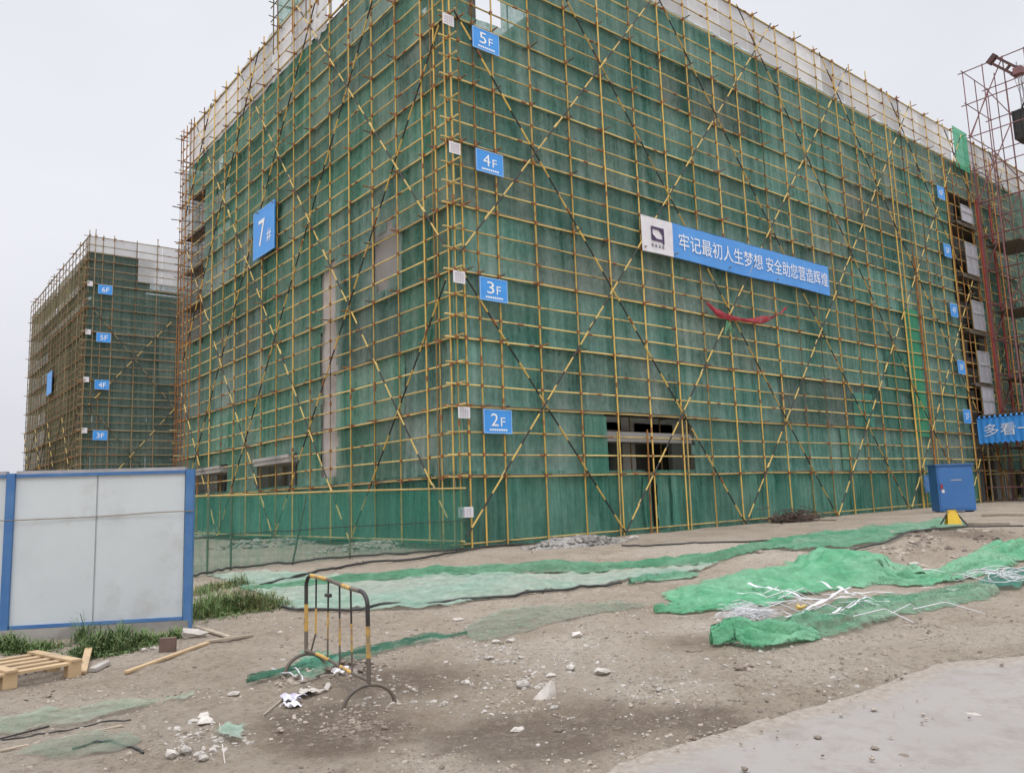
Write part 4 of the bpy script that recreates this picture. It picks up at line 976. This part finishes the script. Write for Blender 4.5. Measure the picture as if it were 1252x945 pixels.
S = [(641, 839, .06, 'pale rounded stone left of the pointed stone', .8), (570, 836, .045, 'pale stone nearest to the right of the barrier'), (697, 819, .05, 'stone above right of the pointed stone', .8),
     (673, 826, .035, 'small flat pale stone between two larger ones'), (635, 888, .06, 'flat pale stone low in the middle of the dirt', .4), (684, 890, .04, 'dark stone lying beside the flat pale stone'), (598, 808, .05, 'stone in the upper row past the barrier'),
     (625, 784, .06, 'stone at the edge of the buried green net', .55), (606, 786, .055, 'dusty stone left of the one at the buried net edge', .5), (705, 782, .06, 'crumbled pale stone beyond the buried net', .7), (735, 823, .07, 'rough pale lump right of the small stones', .6),
     (880, 765, .05, 'stone holding down the green net mound edge', .7), (815, 748, .06, 'stone lying near the tip of the green net mound', .5), (850, 800, .075, 'flat dark stone left of the crumpled green net', .25), (905, 826, .045, 'dark stone on the dirt below the crumpled net', .6),
     (250, 888, .055, 'pale stone pair top piece near the green scrap', .6), (253, 897, .06, 'pale stone pair lower piece near the green scrap', .6), (227, 928, .06, 'pale stone in the bottom left rubble', .7), (210, 932, .05, 'stone left of the bottom left pale stone', .8), (248, 935, .06, 'flat stone in the bottom left rubble', .4),
     (176, 795, .06, 'pale stone in the weeds left of the upright brick', .6), (188, 792, .05, 'pale flat stone touching the upright brick', .4), (235, 892, .045, 'long narrow stone chip near the stone pair', .4), (285, 850, .05, 'stone cluster on the dirt left of the barrier', .5), (560, 757, .06, 'flat stone below the dusty net edge', .4),
     (1118, 690, .09, 'pale stone behind the green net mound', .5), (775, 660, .16, 'pale lump in front of the entrance net', .6), (1000, 905, .03, 'tiny dark chip on the concrete road', .3), (1105, 925, .045, 'dark flat chip lying on the concrete road', .2), (1190, 875, .05, 'grey flake on the right of the concrete road', .2), (1070, 918, .03, 'small grey flake near the dark flat chip', .3)]
for i, q in enumerate(S):
    lump(q[0], q[1], q[2], CLOD if 'dark' in q[3] else STONE, 'stone', q[3], 'stone', q[4] if len(q) > 4 else .6, 11 + i, 1.2)

a = at(668, 850); mb = MB(); zz = gz(*a) - .02
W_ = np.array([AX[0][0], AX[0][1]]); D_ = np.array([AX[2][0], AX[2][1]])
def q_(r, d, h): p = np.array(a) + W_ * r + D_ * d; return (p[0], p[1], zz + h)
V_ = [q_(-.12, -.02, 0), q_(.0, -.07, 0), q_(.085, -.02, 0), q_(.07, .08, 0), q_(-.06, .07, 0), q_(.045, .0, .15), q_(.07, .03, .12), q_(-.03, .0, .08), q_(.075, -.01, .06)]
mb.add(V_, [(0, 1, 7), (1, 5, 7), (1, 2, 8), (1, 8, 5), (2, 3, 6), (2, 6, 8), (8, 6, 5), (3, 4, 6), (4, 5, 6), (4, 7, 5), (4, 0, 7)])
tag(mb.build('stone', STONE, origin=(a[0], a[1], zz)), 'pale pointed stone, the largest one right of the barrier', 'stone')
# ------------------------------------------------------------------ loose gravel, clods and rubble
def scatter(name, n, region, rr, mat, label, cat, seed, sq=.6, clump=True):
    q = random.Random(seed); mb = MB(); k = 0
    while k < n:
        px, py = region(q); x, y = at(px, py)
        if clump and noise.noise(Vector((x * 1.4, y * 1.4, seed))) + .5 * noise.noise(Vector((x * 4, y * 4, seed))) < q.uniform(-.1, .35): continue
        r = q.uniform(*rr) * q.choice((.5, .6, .7, 1, 1, 1.6))
        slab = inside(x, y, SLAB)
        if slab and q.random() < .93: k += 1; continue
        z = (g(x, y) + .03) if slab else gz(x, y)
        mb.rock((x, y, z + r * .02), r, q.random(), sq); k += 1
    return tag(mb.build(name, mat), label, cat, kind='stuff')
scatter('gravel', 5200, lambda q: (q.uniform(0, 1252), 945 - 265 * q.random() ** .8), (.005, .018), GRAVEL, 'loose grey gravel strewn over the dirt', 'gravel', 5)
scatter('gravel', 420, lambda q: (q.gauss(430, 40), q.gauss(888, 13)), (.006, .018), CLOD, 'dark crumbs of soil in front of the barrier', 'gravel', 6)
scatter('gravel', 1300, lambda q: (q.gauss(690, 150), q.gauss(805, 48)), (.006, .024), STONE, 'pale stone chips scattered in the middle of the dirt', 'gravel', 7)
scatter('gravel', 1500, lambda q: (q.uniform(330, 1200), q.gauss(790, 75)), (.006, .020), CLOD, 'dark clods scattered over the dirt', 'gravel', 14)
scatter('gravel', 420, lambda q: (q.gauss(1140, 70), q.gauss(668, 9)), (.03, .09), GRAVEL, 'coarse rubble strip behind the green net mound', 'gravel', 8)
scatter('gravel', 110, lambda q: (q.gauss(235, 45), q.gauss(925, 14)), (.008, .026), STONE, 'stone chips in the bottom left corner', 'gravel', 9)
def heap(name, cx, cy, rx, ry, h, n, rr, mat, label, seed, mat2=None):
    q = random.Random(seed); mb = MB(); c = at(cx, cy)
    def P(a, b):
        t, r = a * 2 * math.pi, b; x, y = c[0] + rx * r * math.cos(t), c[1] + ry * r * math.sin(t)
        return (x, y, gz(x, y) - .03 + h * (1 - r * r) * (1 + .5 * nz(x * 2, y * 2, 4)))
    mb.grid(P, 30, 8)
    for _ in range(n):
        t, r = q.uniform(0, 6.28), q.random() ** .6 * 1.1; x, y = c[0] + rx * r * math.cos(t), c[1] + ry * r * math.sin(t)
        mb.rock((x, y, gz(x, y) + max(0, h * (1 - r * r))), q.uniform(*rr) * q.choice((.6, .8, 1, 1.5)), q.random(), .6, q.choice((0, 0, 1)))
    return tag(mb.build(name, [mat, mat2 or mat]), label, 'rubble', kind='stuff')
heap('rubble', 705, 667, 1.6, .55, .22, 500, (.03, .09), CONC, 'heap of broken concrete at the foot of the net near the corner', 3, STONE)
heap('rubble', 470, 670, 2.2, .6, .20, 420, (.03, .09), GRAVEL, 'heap of rubble behind the green net fence', 4, STONE)
heap('rubble', 330, 668, 2.0, .7, .22, 250, (.03, .10), GRAVEL, 'pale rubble strip behind the left part of the net fence', 9, CONC)
heap('rubble', 405, 828, .55, .35, .06, 120, (.01, .03), GRAVEL, 'low mound of soil under the barrier', 10, CLOD)
# pile of brown twigs against the skirt net
mb = MB(); c = at(973, 638)
for _ in range(260):
    p = np.array([c[0] + random.gauss(0, .7), c[1] + random.gauss(0, .22), g(*c) + abs(random.gauss(0, .16))]); d = np.array([random.gauss(0, .3), random.gauss(0, .15), random.gauss(0, .06)]); mb.tube([p - d, p + d], rnd(.008, .018), 4)
tag(mb.build('brushwood', surf('twig_brown', (.07, .05, .04), (.12, .08, .06), 5, .9), origin=(c[0], c[1], g(*c))), 'brown heap of brushwood against the foot of the long net', 'brushwood')

# ------------------------------------------------------------------ nets and hoses on the ground
def sheet(name, px, mat, label, cat='net', lift=.015, fold=.03, step=.16, group=None, jag=.06, dome=0.):
    P2 = [np.array(at(*p)) for p in px]; P2.append(P2[0]); Q = bez(P2, 10)[:-1]
    B = []
    for i, p in enumerate(Q):
        B.append(Vector((p[0] + jag * nz(p[0] * 4, p[1] * 4, 2), p[1] + jag * nz(p[0] * 4, p[1] * 4, 8))))
    n = len(B); bb = [(b.x, b.y) for b in B]; xs = [b[0] for b in bb]; ys = [b[1] for b in bb]
    I = [Vector((x + rnd(-.03, .03), y + rnd(-.03, .03))) for x in np.arange(min(xs), max(xs), step) for y in np.arange(min(ys), max(ys), step) if inside(x, y, bb)]
    v, _, f, *_ = delaunay_2d_cdt(B + I, [(i, (i + 1) % n) for i in range(n)], [], 1, 1e-4)
    cx, cy = sum(xs) / n, sum(ys) / n; mb = MB()
    def z(p):
        r = abs(nz(p.x * 1.7, p.y * 3.1, 5)); q = abs(nz(p.x * 4.1, p.y * 4.7, 9))
        return gz(p.x, p.y) + lift + fold * (1.2 * (1 - min(1, r * 5)) + .5 * q) 
    mb.add([(p.x, p.y, z(p)) for p in v], [tuple(q) for q in f], 0, True)
    mb.fray = [clampf(1.0 - min(math.hypot(p.x - b_.x, p.y - b_.y) for b_ in B) / (step * 2.2), 0, 1) for p in v]
    return tag(mb.build(name, mat, origin=(cx, cy, g(cx, cy))), label, cat, group)
def strip(name, path, wid, hgt, mat, label, cat='net', m=22, n=10, crease=1.0, seed=0., fine=.3):
    Q = bez([np.array(at(*p)) for p in path], n); k = len(Q); total = sum(np.linalg.norm(Q[i + 1] - Q[i]) for i in range(k - 1)); mb = MB(); tt = np.linspace(0, 1, len(wid))
    def P(a, b):
        i = a * (k - 1); j = min(int(i), k - 2); t = i - j; p = Q[j] * (1 - t) + Q[j + 1] * t
        d = Q[min(j + 2, k - 1)] - Q[max(j - 1, 0)]; d = d / np.linalg.norm(d); nn = np.array([-d[1], d[0]])
        w, h = np.interp(a, tt, wid), np.interp(a, tt, hgt); s = 2 * b - 1
        w2 = w * (1 + .38 * nz(a * total * .8, np.sign(s) * 3, seed) + .14 * nz(a * total * 3.1, np.sign(s) * 5, seed)) ; x, y = p + nn * s * w2
        f = (1 - s * s) ** 1.5
        L_ = a * total
        rdg = lambda u_, v_, sd_: 1 - 2.6 * abs(noise.noise(Vector((u_, v_, sd_))))
        c = crease * (.32 * h + .032) * (.9 * noise.noise(Vector((L_ * .9 + s * .7, s * 2.2, seed))) + .55 * rdg(L_ * .55 + s * .5, s * 3.1, seed + 3) + .35 * rdg(L_ * 1.1 - s * .8, s * 5.5, seed + 5) + .8 * (rdg(L_ * .35 + 3, s * 3.6 + .5 * noise.noise(Vector((L_ * .8, 0, seed))), seed + 11) - .45) + fine * noise.noise(Vector((L_ * 5, s * 7, seed + 7))))
        return (x, y, gz(x, y) + .012 + max(0, h * f + c * (.10 + .90 * (1 - s ** 4))))
    mb.grid(P, (k - 1) * 2, m)
    mb.fray = [max(0, abs(2 * j / m - 1) - .55) / .45 for j in range(m + 1) for i in range((k - 1) * 2 + 1)]
    c = Q[k // 2]
    return tag(mb.build(name, mat, origin=(c[0], c[1], g(*c))), label, cat)
sheet('ground_net', [(250, 704), (330, 700), (450, 706), (560, 695), (640, 703), (760, 699), (850, 692), (905, 680), (935, 672), (880, 690), (850, 704), (780, 712), (700, 724), (620, 735), (540, 746), (440, 751), (345, 746), (300, 722)], NET_DUST, 'wide dusty pale green net spread flat on the ground before the corner', lift=.015, fold=.045, step=.14)
strip('ground_net', [(295, 722), (420, 714), (530, 707), (640, 702), (760, 698), (850, 690), (900, 678), (940, 669), (1000, 659), (1060, 652)], [.05, .10, .12, .13, .14, .16, .2, .28, .45, .3], [.03, .11, .13, .14, .14, .14, .12, .1, .08, .05], NET_G2, 'long narrow roll of green net lying across the dusty sheet', crease=.8, seed=1, m=12)
sheet('ground_net', [(935, 664), (1000, 653), (1090, 644), (1160, 637), (1184, 647), (1130, 658), (1090, 670), (1000, 675), (950, 675)], NET_G, 'green net spread out near the yellow stand and the blue cabinet', lift=.03, fold=.08, step=.25)
strip('ground_net', [(800, 751), (835, 748), (870, 738), (905, 724), (960, 715), (1010, 708), (1050, 701), (1085, 706), (1115, 714), (1160, 706), (1205, 690), (1250, 669)], [.03, .22, .75, 1.05, 1.0, 1.0, 1.15, .75, .42, .42, .5, .6], [.02, .03, .05, .07, .08, .12, .17, .11, .05, .06, .08, .05], NET_G2, 'big bright green net heaped in a long wavy mound on the right', crease=1.5, seed=2, m=44)
strip('ground_net', [(885, 778), (925, 782), (965, 776), (1010, 764), (1060, 748), (1120, 737), (1170, 729), (1206, 722)], [.15, .42, .55, .5, .5, .5, .42, .2], [.02, .03, .04, .05, .05, .05, .04, .03], NET_G3, 'flattened green net strewn with white straps in front of the mound', crease=1.7, seed=4, m=34)
strip('ground_net', [(870, 796), (900, 794), (935, 797), (965, 793), (1000, 788)], [.06, .13, .16, .15, .05], [.05, .10, .11, .09, .03], NET_G2, 'crumpled tuft of green net nearest the concrete road', crease=1.7, seed=6, m=34, n=22, fine=.9)
strip('ground_net', [(770, 718), (800, 713), (830, 710), (852, 707)], [.05, .16, .14, .05], [.03, .06, .05, .03], NET_G, 'small green net rag beyond the mound tip', crease=1.5, seed=8, m=12)
sheet('ground_net', [(0, 882), (60, 868), (150, 858), (195, 853), (165, 870), (60, 890), (0, 902)], NET_BURY, 'half buried green net in the near left dirt, upper piece', fold=.02, step=.08)
sheet('ground_net', [(20, 927), (110, 905), (172, 912), (150, 922), (80, 930)], NET_BURY, 'half buried green net in the near left dirt, lower piece', fold=.02, step=.08)
sheet('ground_net', [(200, 850), (235, 848), (233, 856), (206, 857)], NET_BURY, 'tiny half buried net patch left of the barrier', fold=.01, step=.08)
sheet('ground_net', [(258, 908), (274, 894), (300, 899), (306, 912), (282, 920), (260, 918)], NET_DUST, 'small pale green net scrap under the white strap', fold=.03, step=.06)
sheet('ground_net', [(560, 772), (600, 752), (660, 742), (750, 738), (790, 742), (720, 757), (640, 775), (590, 786)], NET_BURY, 'faint half buried net beyond the stones', fold=.02, step=.12)
strip('ground_net', [(302, 840), (350, 829), (400, 818), (440, 808), (490, 793), (530, 784), (572, 781)], [.03, .06, .10, .09, .07, .08, .03], [.02, .04, .05, .05, .04, .03, .02], NET_DK, 'twisted dark green net strip running under the barrier', crease=1.2, seed=10, m=10)
sheet('ground_net', [(352, 832), (372, 814), (408, 812), (420, 826), (395, 842), (368, 846)], NET_DK, 'dark green net lump under the barrier foot', lift=.04, fold=.06, step=.06)
def hose(path, r, mat, label, cat, name, lift=None):
    pts = bez([np.array(at(*p)) for p in path], 8); mb = MB(); l = lift if lift is not None else r
    mb.tube([(p[0], p[1], gz(p[0], p[1]) + l) for p in pts], r, 6); c = pts[len(pts) // 2]
    return tag(mb.build(name, mat, origin=(c[0], c[1], g(*c))), label, cat)
hose([(318, 718), (360, 708), (400, 699), (450, 690), (520, 684), (580, 673), (640, 667)], .028, HOSE, 'black hose curving from the weeds towards the building corner', 'hose', 'hose', .05)
hose([(760, 668), (830, 667), (900, 664), (945, 662)], .022, HOSE, 'thin black cable on the pale strip before the entrance', 'cable', 'cable')
hose([(345, 746), (420, 752), (470, 746), (540, 742), (600, 737), (680, 727), (760, 716)], .02, HOSE, 'dark cord along the near edge of the dusty net', 'cord', 'cord', .035)
hose([(1040, 676), (1090, 670), (1140, 656), (1180, 650), (1252, 648)], .022, HOSE, 'dark cable running past the yellow stand', 'cable', 'cable', .06)
hose([(88, 918), (110, 914), (135, 912), (155, 918), (175, 928)], .008, HOSE, 'dark cord loop in the near left dirt', 'cord', 'cord')
hose([(0, 906), (40, 898), (90, 890), (160, 880)], .006, HOSE, 'thin wire over the near left buried net', 'wire', 'wire')
hose([(332, 826), (350, 834), (362, 838)], .006, STRAP, 'short white wire left of the barrier foot', 'wire', 'wire', .05)
hose([(358, 828), (368, 838), (370, 850)], .007, STRAP, 'bent white wire under the barrier', 'wire', 'wire', .06)
# white plastic straps over the nets
for i, (a, b, w, lab) in enumerate((((915, 729), (990, 743), .045, 'upper left white strap on the flattened net'), ((902, 741), (1010, 748), .03, 'long level white strap on the flattened net'), ((962, 776), (1042, 735), .04, 'white strap slanting up to the right across the net'), ((1000, 726), (1048, 744), .045, 'white strap from the mound edge'),
                                    ((1020, 768), (1062, 748), .03, 'short white strap near the tuft'), ((1045, 742), (1200, 735), .025, 'long thin white strap towards the right'), ((955, 745), (1090, 752), .03, 'white strap crossing under the slanting one'), ((1130, 714), (1252, 716), .02, 'thin white strap behind the coil'), ((1210, 722), (1252, 725), .02, 'short white strap below the coil'), ((890, 765), (985, 772), .022, 'lowest white strap beside the frayed bundle'))):
    p, q = np.array(at(*a)), np.array(at(*b)); mb = MB(); s = rnd(0, 9); n = 14; d = (q - p) / np.linalg.norm(q - p); nn = np.array([-d[1], d[0]])
    def P(t, v):
        x, y = p + (q - p) * t + nn * (w * (v - .5) + .04 * nz(t * 3, s)); return (x, y, gz(x, y) + .17 + .06 * nz(t * 4, s, 2) + .015 * abs(nz(t * 9, v, s)))
    mb.grid(P, n, 2); tag(mb.build('strap', STRAP, origin=(p[0], p[1], g(*p))), lab, 'strap', 'white straps on the nets')
for _ in range(16):
    p = np.array(at(rnd(915, 1120), rnd(738, 772))); t = rnd(-.5, .9) - .75; q = p + rnd(.3, .9) * np.array([math.cos(t), math.sin(t)]); mb = MB(); l = rnd(.06, .2)
    mid_ = (p + q) / 2 + np.array([rnd(-.08, .08), rnd(-.08, .08)])
    mb.tube([(p[0], p[1], gz(*p) + l), (mid_[0], mid_[1], gz(*mid_) + l + rnd(.02, .08)), (q[0], q[1], gz(*q) + rnd(.03, .12))], .006, 4)
    tag(mb.build('cord', STRAP, origin=(p[0], p[1], gz(*p))), 'thin white cord tangled among the wide straps on the nets', 'cord', 'white cords on the nets')
mb = MB(); c = np.array(at(905, 762))
for _ in range(190):
    p = c + np.array([random.gauss(0, .17), random.gauss(0, .10)]); t = rnd(-.5, .7) - .75; l = rnd(.08, .28); q = p + l * np.array([math.cos(t), math.sin(t)])
    z = gz(*p) + .05 + abs(random.gauss(0, .05)); mb.tube([(p[0], p[1], z), ((p[0] + q[0]) / 2, (p[1] + q[1]) / 2, z + rnd(0, .04)), (q[0], q[1], z - .02)], .004, 3)
tag(mb.build('strap_bundle', STRAP, origin=(c[0], c[1], g(*c))), 'frayed bundle of white plastic straps beside the crumpled tuft', 'straps')
mb = MB(); c0_ = np.array(at(1232, 712))
for k in range(7):
    r0, r1 = rnd(.35, .7), rnd(.12, .25); ph = rnd(0, 6); cx, cy = c0_ + np.array([rnd(-.3, .5), rnd(-.3, .2)])
    mb.tube([(cx + r0 * math.cos(t) * .8 - r1 * math.sin(t) * .5, cy - r0 * math.cos(t) * .7 - r1 * math.sin(t), g(cx, cy) + .05 + .06 * (1 + math.sin(3 * t + ph))) for t in np.linspace(0, 6.1, 26)], .007, 5)
tag(mb.build('rope_coil', STRAP, origin=(c0_[0], c0_[1], g(*c0_))), 'loose coil of white rope at the right edge', 'rope')
sheet('ground_net', [(1196, 716), (1215, 703), (1252, 699), (1275, 706), (1252, 720), (1215, 722)], NET_SK, 'dark green net scrap inside the rope coil', lift=.03, fold=.05, step=.12)
a = at(977, 752); mb = MB(); mb.rock((a[0], a[1], gz(*a) + .12), .05, 2.2, .9); mb.tube([(a[0] + .03, a[1], gz(*a) + .10), (a[0] + .09, a[1] - .04, gz(*a) + .13)], .018, 6)
tag(mb.build('glove', BRYEL, origin=(a[0], a[1], gz(*a))), 'yellow rag lying on the flattened green net', 'rag')
# paper litter by the barrier
for (px, py, w, lab, mt) in ((360, 858, .14, 'crumpled blue printed packaging beside the barrier', TRASH), (355, 866, .09, 'crumpled white paper beside the printed packaging', PAPER), (385, 850, .17, 'dirty crumpled plastic sheet under the barrier', SACK), (415, 833, .12, 'white crumpled film below the barrier rail', PAPER)):
    a = at(px, py); s = rnd(0, 30); mb = MB()
    mb.grid(lambda u, v: (a[0] + w * (u - .5) * 1.6 + .03 * nz(v * 3, s), a[1] + w * (v - .5) * 1.4 + .03 * nz(u * 3, s), gz(*a) + .012 + .05 * abs(nz(u * 2.6, v * 2.6, s)) + .018 * nz(u * 6, v * 6, s)), 18, 18, skip=lambda u, v: nz(u * 2.2, v * 2.2, s + 4) > .18 or (u - .5) ** 2 + (v - .5) ** 2 > .24, smooth=False)
    tag(mb.build('litter', mt, origin=(a[0], a[1], gz(*a))), lab, 'litter')

# ------------------------------------------------------------------ weeds
def weeds(name, px, n, spread, hmax, label, seed, dry=.15):
    q = random.Random(seed); c = np.array([np.array(at(*p)) for p in px]); mb = MB()
    for _ in range(n):
        t = q.random() * (len(c) - 1); i = min(int(t), len(c) - 2) if len(c) > 1 else 0; p = c[i] + (c[min(i + 1, len(c) - 1)] - c[i]) * (t - i)
        ox, oy = q.gauss(0, spread), q.gauss(0, spread); x, y = p[0] + ox, p[1] + oy
        fall = math.exp(-(ox * ox + oy * oy) / (2.2 * spread * spread)) * (.55 + .9 * max(0, nz(x * 3.5, y * 3.5, seed) + .35))
        h = hmax * clampf(fall, .15, 1.1) * q.uniform(.45, 1.05); a = q.uniform(0, 6.28); ln = q.uniform(.3, 1.15) * h; w = q.uniform(.0025, .0055)
        z = gz(x, y) - .005; dx, dy = math.cos(a), math.sin(a); mi = 1 if q.random() < dry else 0; tip = q.uniform(.45, 1.0)
        V = []
        for k, (f, hh) in enumerate(((0, 0), (.18, .5), (.5, .9 * (.6 + .4 * tip)), (1, tip))):
            ww = w * (1, 1.2, .9, .08)[k]; V += [(x + dx * ln * f - dy * ww, y + dy * ln * f + dx * ww, z + h * hh), (x + dx * ln * f + dy * ww, y + dy * ln * f - dx * ww, z + h * hh)]
        mb.add(V, [(0, 1, 3, 2), (2, 3, 5, 4), (4, 5, 7, 6)], mi)
        if q.random() < .35:
            for _k in range(q.randint(2, 4)):
                f = q.uniform(.2, .9); a2 = q.uniform(0, 6.28); l2 = q.uniform(.02, .055); b = np.array([x + dx * ln * f * .5, y + dy * ln * f * .5, z + h * f * .85]); d = np.array([math.cos(a2), math.sin(a2), q.uniform(-.3, .5)]) * l2; sd_ = np.array([-d[1], d[0], 0]) * .3
                mb.add([b, b + d * .5 + sd_, b + d, b + d * .5 - sd_], [(0, 1, 2, 3)], mi)
    o = c.mean(0); return tag(mb.build(name, [LEAF, LEAFD], origin=(o[0], o[1], g(*o))), label, 'weeds', 'weeds by the hoarding')
weeds('weed_clump', [(245, 758), (262, 750), (280, 745)], 1900, .19, .50, 'thick weed clump just right of the blue corner post', 1)
weeds('weed_clump', [(285, 748), (312, 745), (332, 741)], 1500, .18, .40, 'partly dry weed clump reaching towards the barrier', 2, .35)
weeds('weed_clump', [(238, 728), (265, 718), (300, 715)], 900, .15, .24, 'low weeds beyond the thick clump near the net fence', 3, .45)
weeds('weed_clump', [(105, 800), (130, 798), (160, 790)], 1900, .13, .38, 'dark weeds in front of the hoarding right of the pallet', 4, .05)
weeds('weed_clump', [(165, 790), (190, 782), (222, 778)], 800, .08, .22, 'low weeds around the upright brick', 5, .1)
weeds('weed_clump', [(0, 797), (25, 796), (60, 795)], 900, .12, .26, 'weeds behind the pallet at the left edge', 6, .05)
weeds('weed_clump', [(96, 788), (106, 786)], 120, .06, .75, 'tall spindly weed standing before the white panel', 7, .05)

# ------------------------------------------------------------------ blue cabinet, yellow stand and odds by the hoist
A, B = np.array(at(1150, 627)), np.array(at(1194, 625)); dC = AX[0][:2] / np.linalg.norm(AX[0][:2]); B = A + dC * 1.36; nC = np.array([-dC[1], dC[0]])
if np.dot(nC, CAM[:2] - A) < 0: nC = -nC
LC = float(np.linalg.norm(B - A)); zC = g(*A); HC = 1.80
cab = empty('cabinet', (A[0], A[1], zC), 'blue steel electrical cabinet standing before the hoist passage', 'cabinet')
def cbx(mb, u0, u1, d0, d1, z0, z1, mi=0):
    q = A + dC * (u0 + u1) / 2 + nC * (d0 + d1) / 2; mb.obox((q[0], q[1], zC + (z0 + z1) / 2), np.append(dC, 0) * (u1 - u0) / 2, np.append(nC, 0) * (d1 - d0) / 2, (0, 0, (z1 - z0) / 2), mi)
mb = MB(); cbx(mb, 0, LC, -.6, 0, .06, HC - .05); mb.build('body', BLUEC, cab)
mb = MB(); cbx(mb, -.05, LC + .05, -.66, .06, HC - .047, HC); mb.build('top', BLUEC, cab)
mb = MB(); cbx(mb, .05, LC - .05, .003, .02, .14, HC - .12); door = mb.build('door', BLUEC, cab)
mb = MB(); cbx(mb, .09, .17, .023, .05, .88, 1.06); mb.build('handle', REDP, door)
mb = MB(); cbx(mb, .12, .22, .023, .03, .74, .86); mb.build('notice', PAPER, door)
mb = MB(); cbx(mb, .5, .9, .0225, .027, 1.18, 1.22); mb.build('plate', STEELG, door)
for u in (.06, LC - .16):
    mb = MB(); cbx(mb, u, u + .1, -.5, -.05, -.06, .06); mb.build('foot', BLACK, cab)
mb = MB(); s0 = onY(1131, 596, -.35); s1 = onY(1149, 596, -.35)
mb.grid(lambda a, b: (s0[0] + (s1[0] - s0[0]) * a, -.35 + .08 * nz(a * 4, b * 3), 1.0 + .75 * b + .1 * nz(a * 3, 4)), 10, 8); tag(mb.build('tarpaulin', BLUEF, origin=(s0[0], -.35, 1.0)), 'dark blue tarpaulin hanging left of the blue cabinet', 'tarpaulin')
a = np.array(at(1166, 646)); zS = gz(*a); st = empty('warning_stand', (a[0], a[1], zS), 'yellow folding warning stand on the dirt before the blue cabinet', 'stand')
for s in (1, -1):
    mb = MB(); P_ = lambda u, v: (a[0] + dC[0] * u * (.20 - .09 * v) + nC[0] * s * .12 * (1 - v), a[1] + dC[1] * u * (.20 - .09 * v) + nC[1] * s * .12 * (1 - v), zS + .03 + .45 * v)
    mb.add([P_(-1, 0), P_(1, 0), P_(1, 1), P_(-1, 1)], [(0, 1, 2, 3)]); mb.add([np.array(P_(*k)) - np.append(nC, 0) * s * .012 for k in ((-1, 0), (1, 0), (1, 1), (-1, 1))], [(3, 2, 1, 0)])
    mb.build('leaf', surf('stand_yellow', (.70, .44, .03), (.62, .40, .04), 5, .5), st)
for s in (-1, 1):
    mb = MB(); mb.tube([(a[0] + dC[0] * s * .42, a[1] + dC[1] * s * .42, zS), (a[0] + dC[0] * s * .08, a[1] + dC[1] * s * .08, zS + .44)], .02, 6); mb.build('leg', BLACK, st)
slat((1175, 642), (1235, 641), .12, .06, WOODG, 'grey plank lying right of the yellow stand', 'plank', 'plank')
slat((1200, 632), (1252, 631), .2, .08, WOODG, 'plank stack edge at the foot of the passage', 'plank', 'plank')
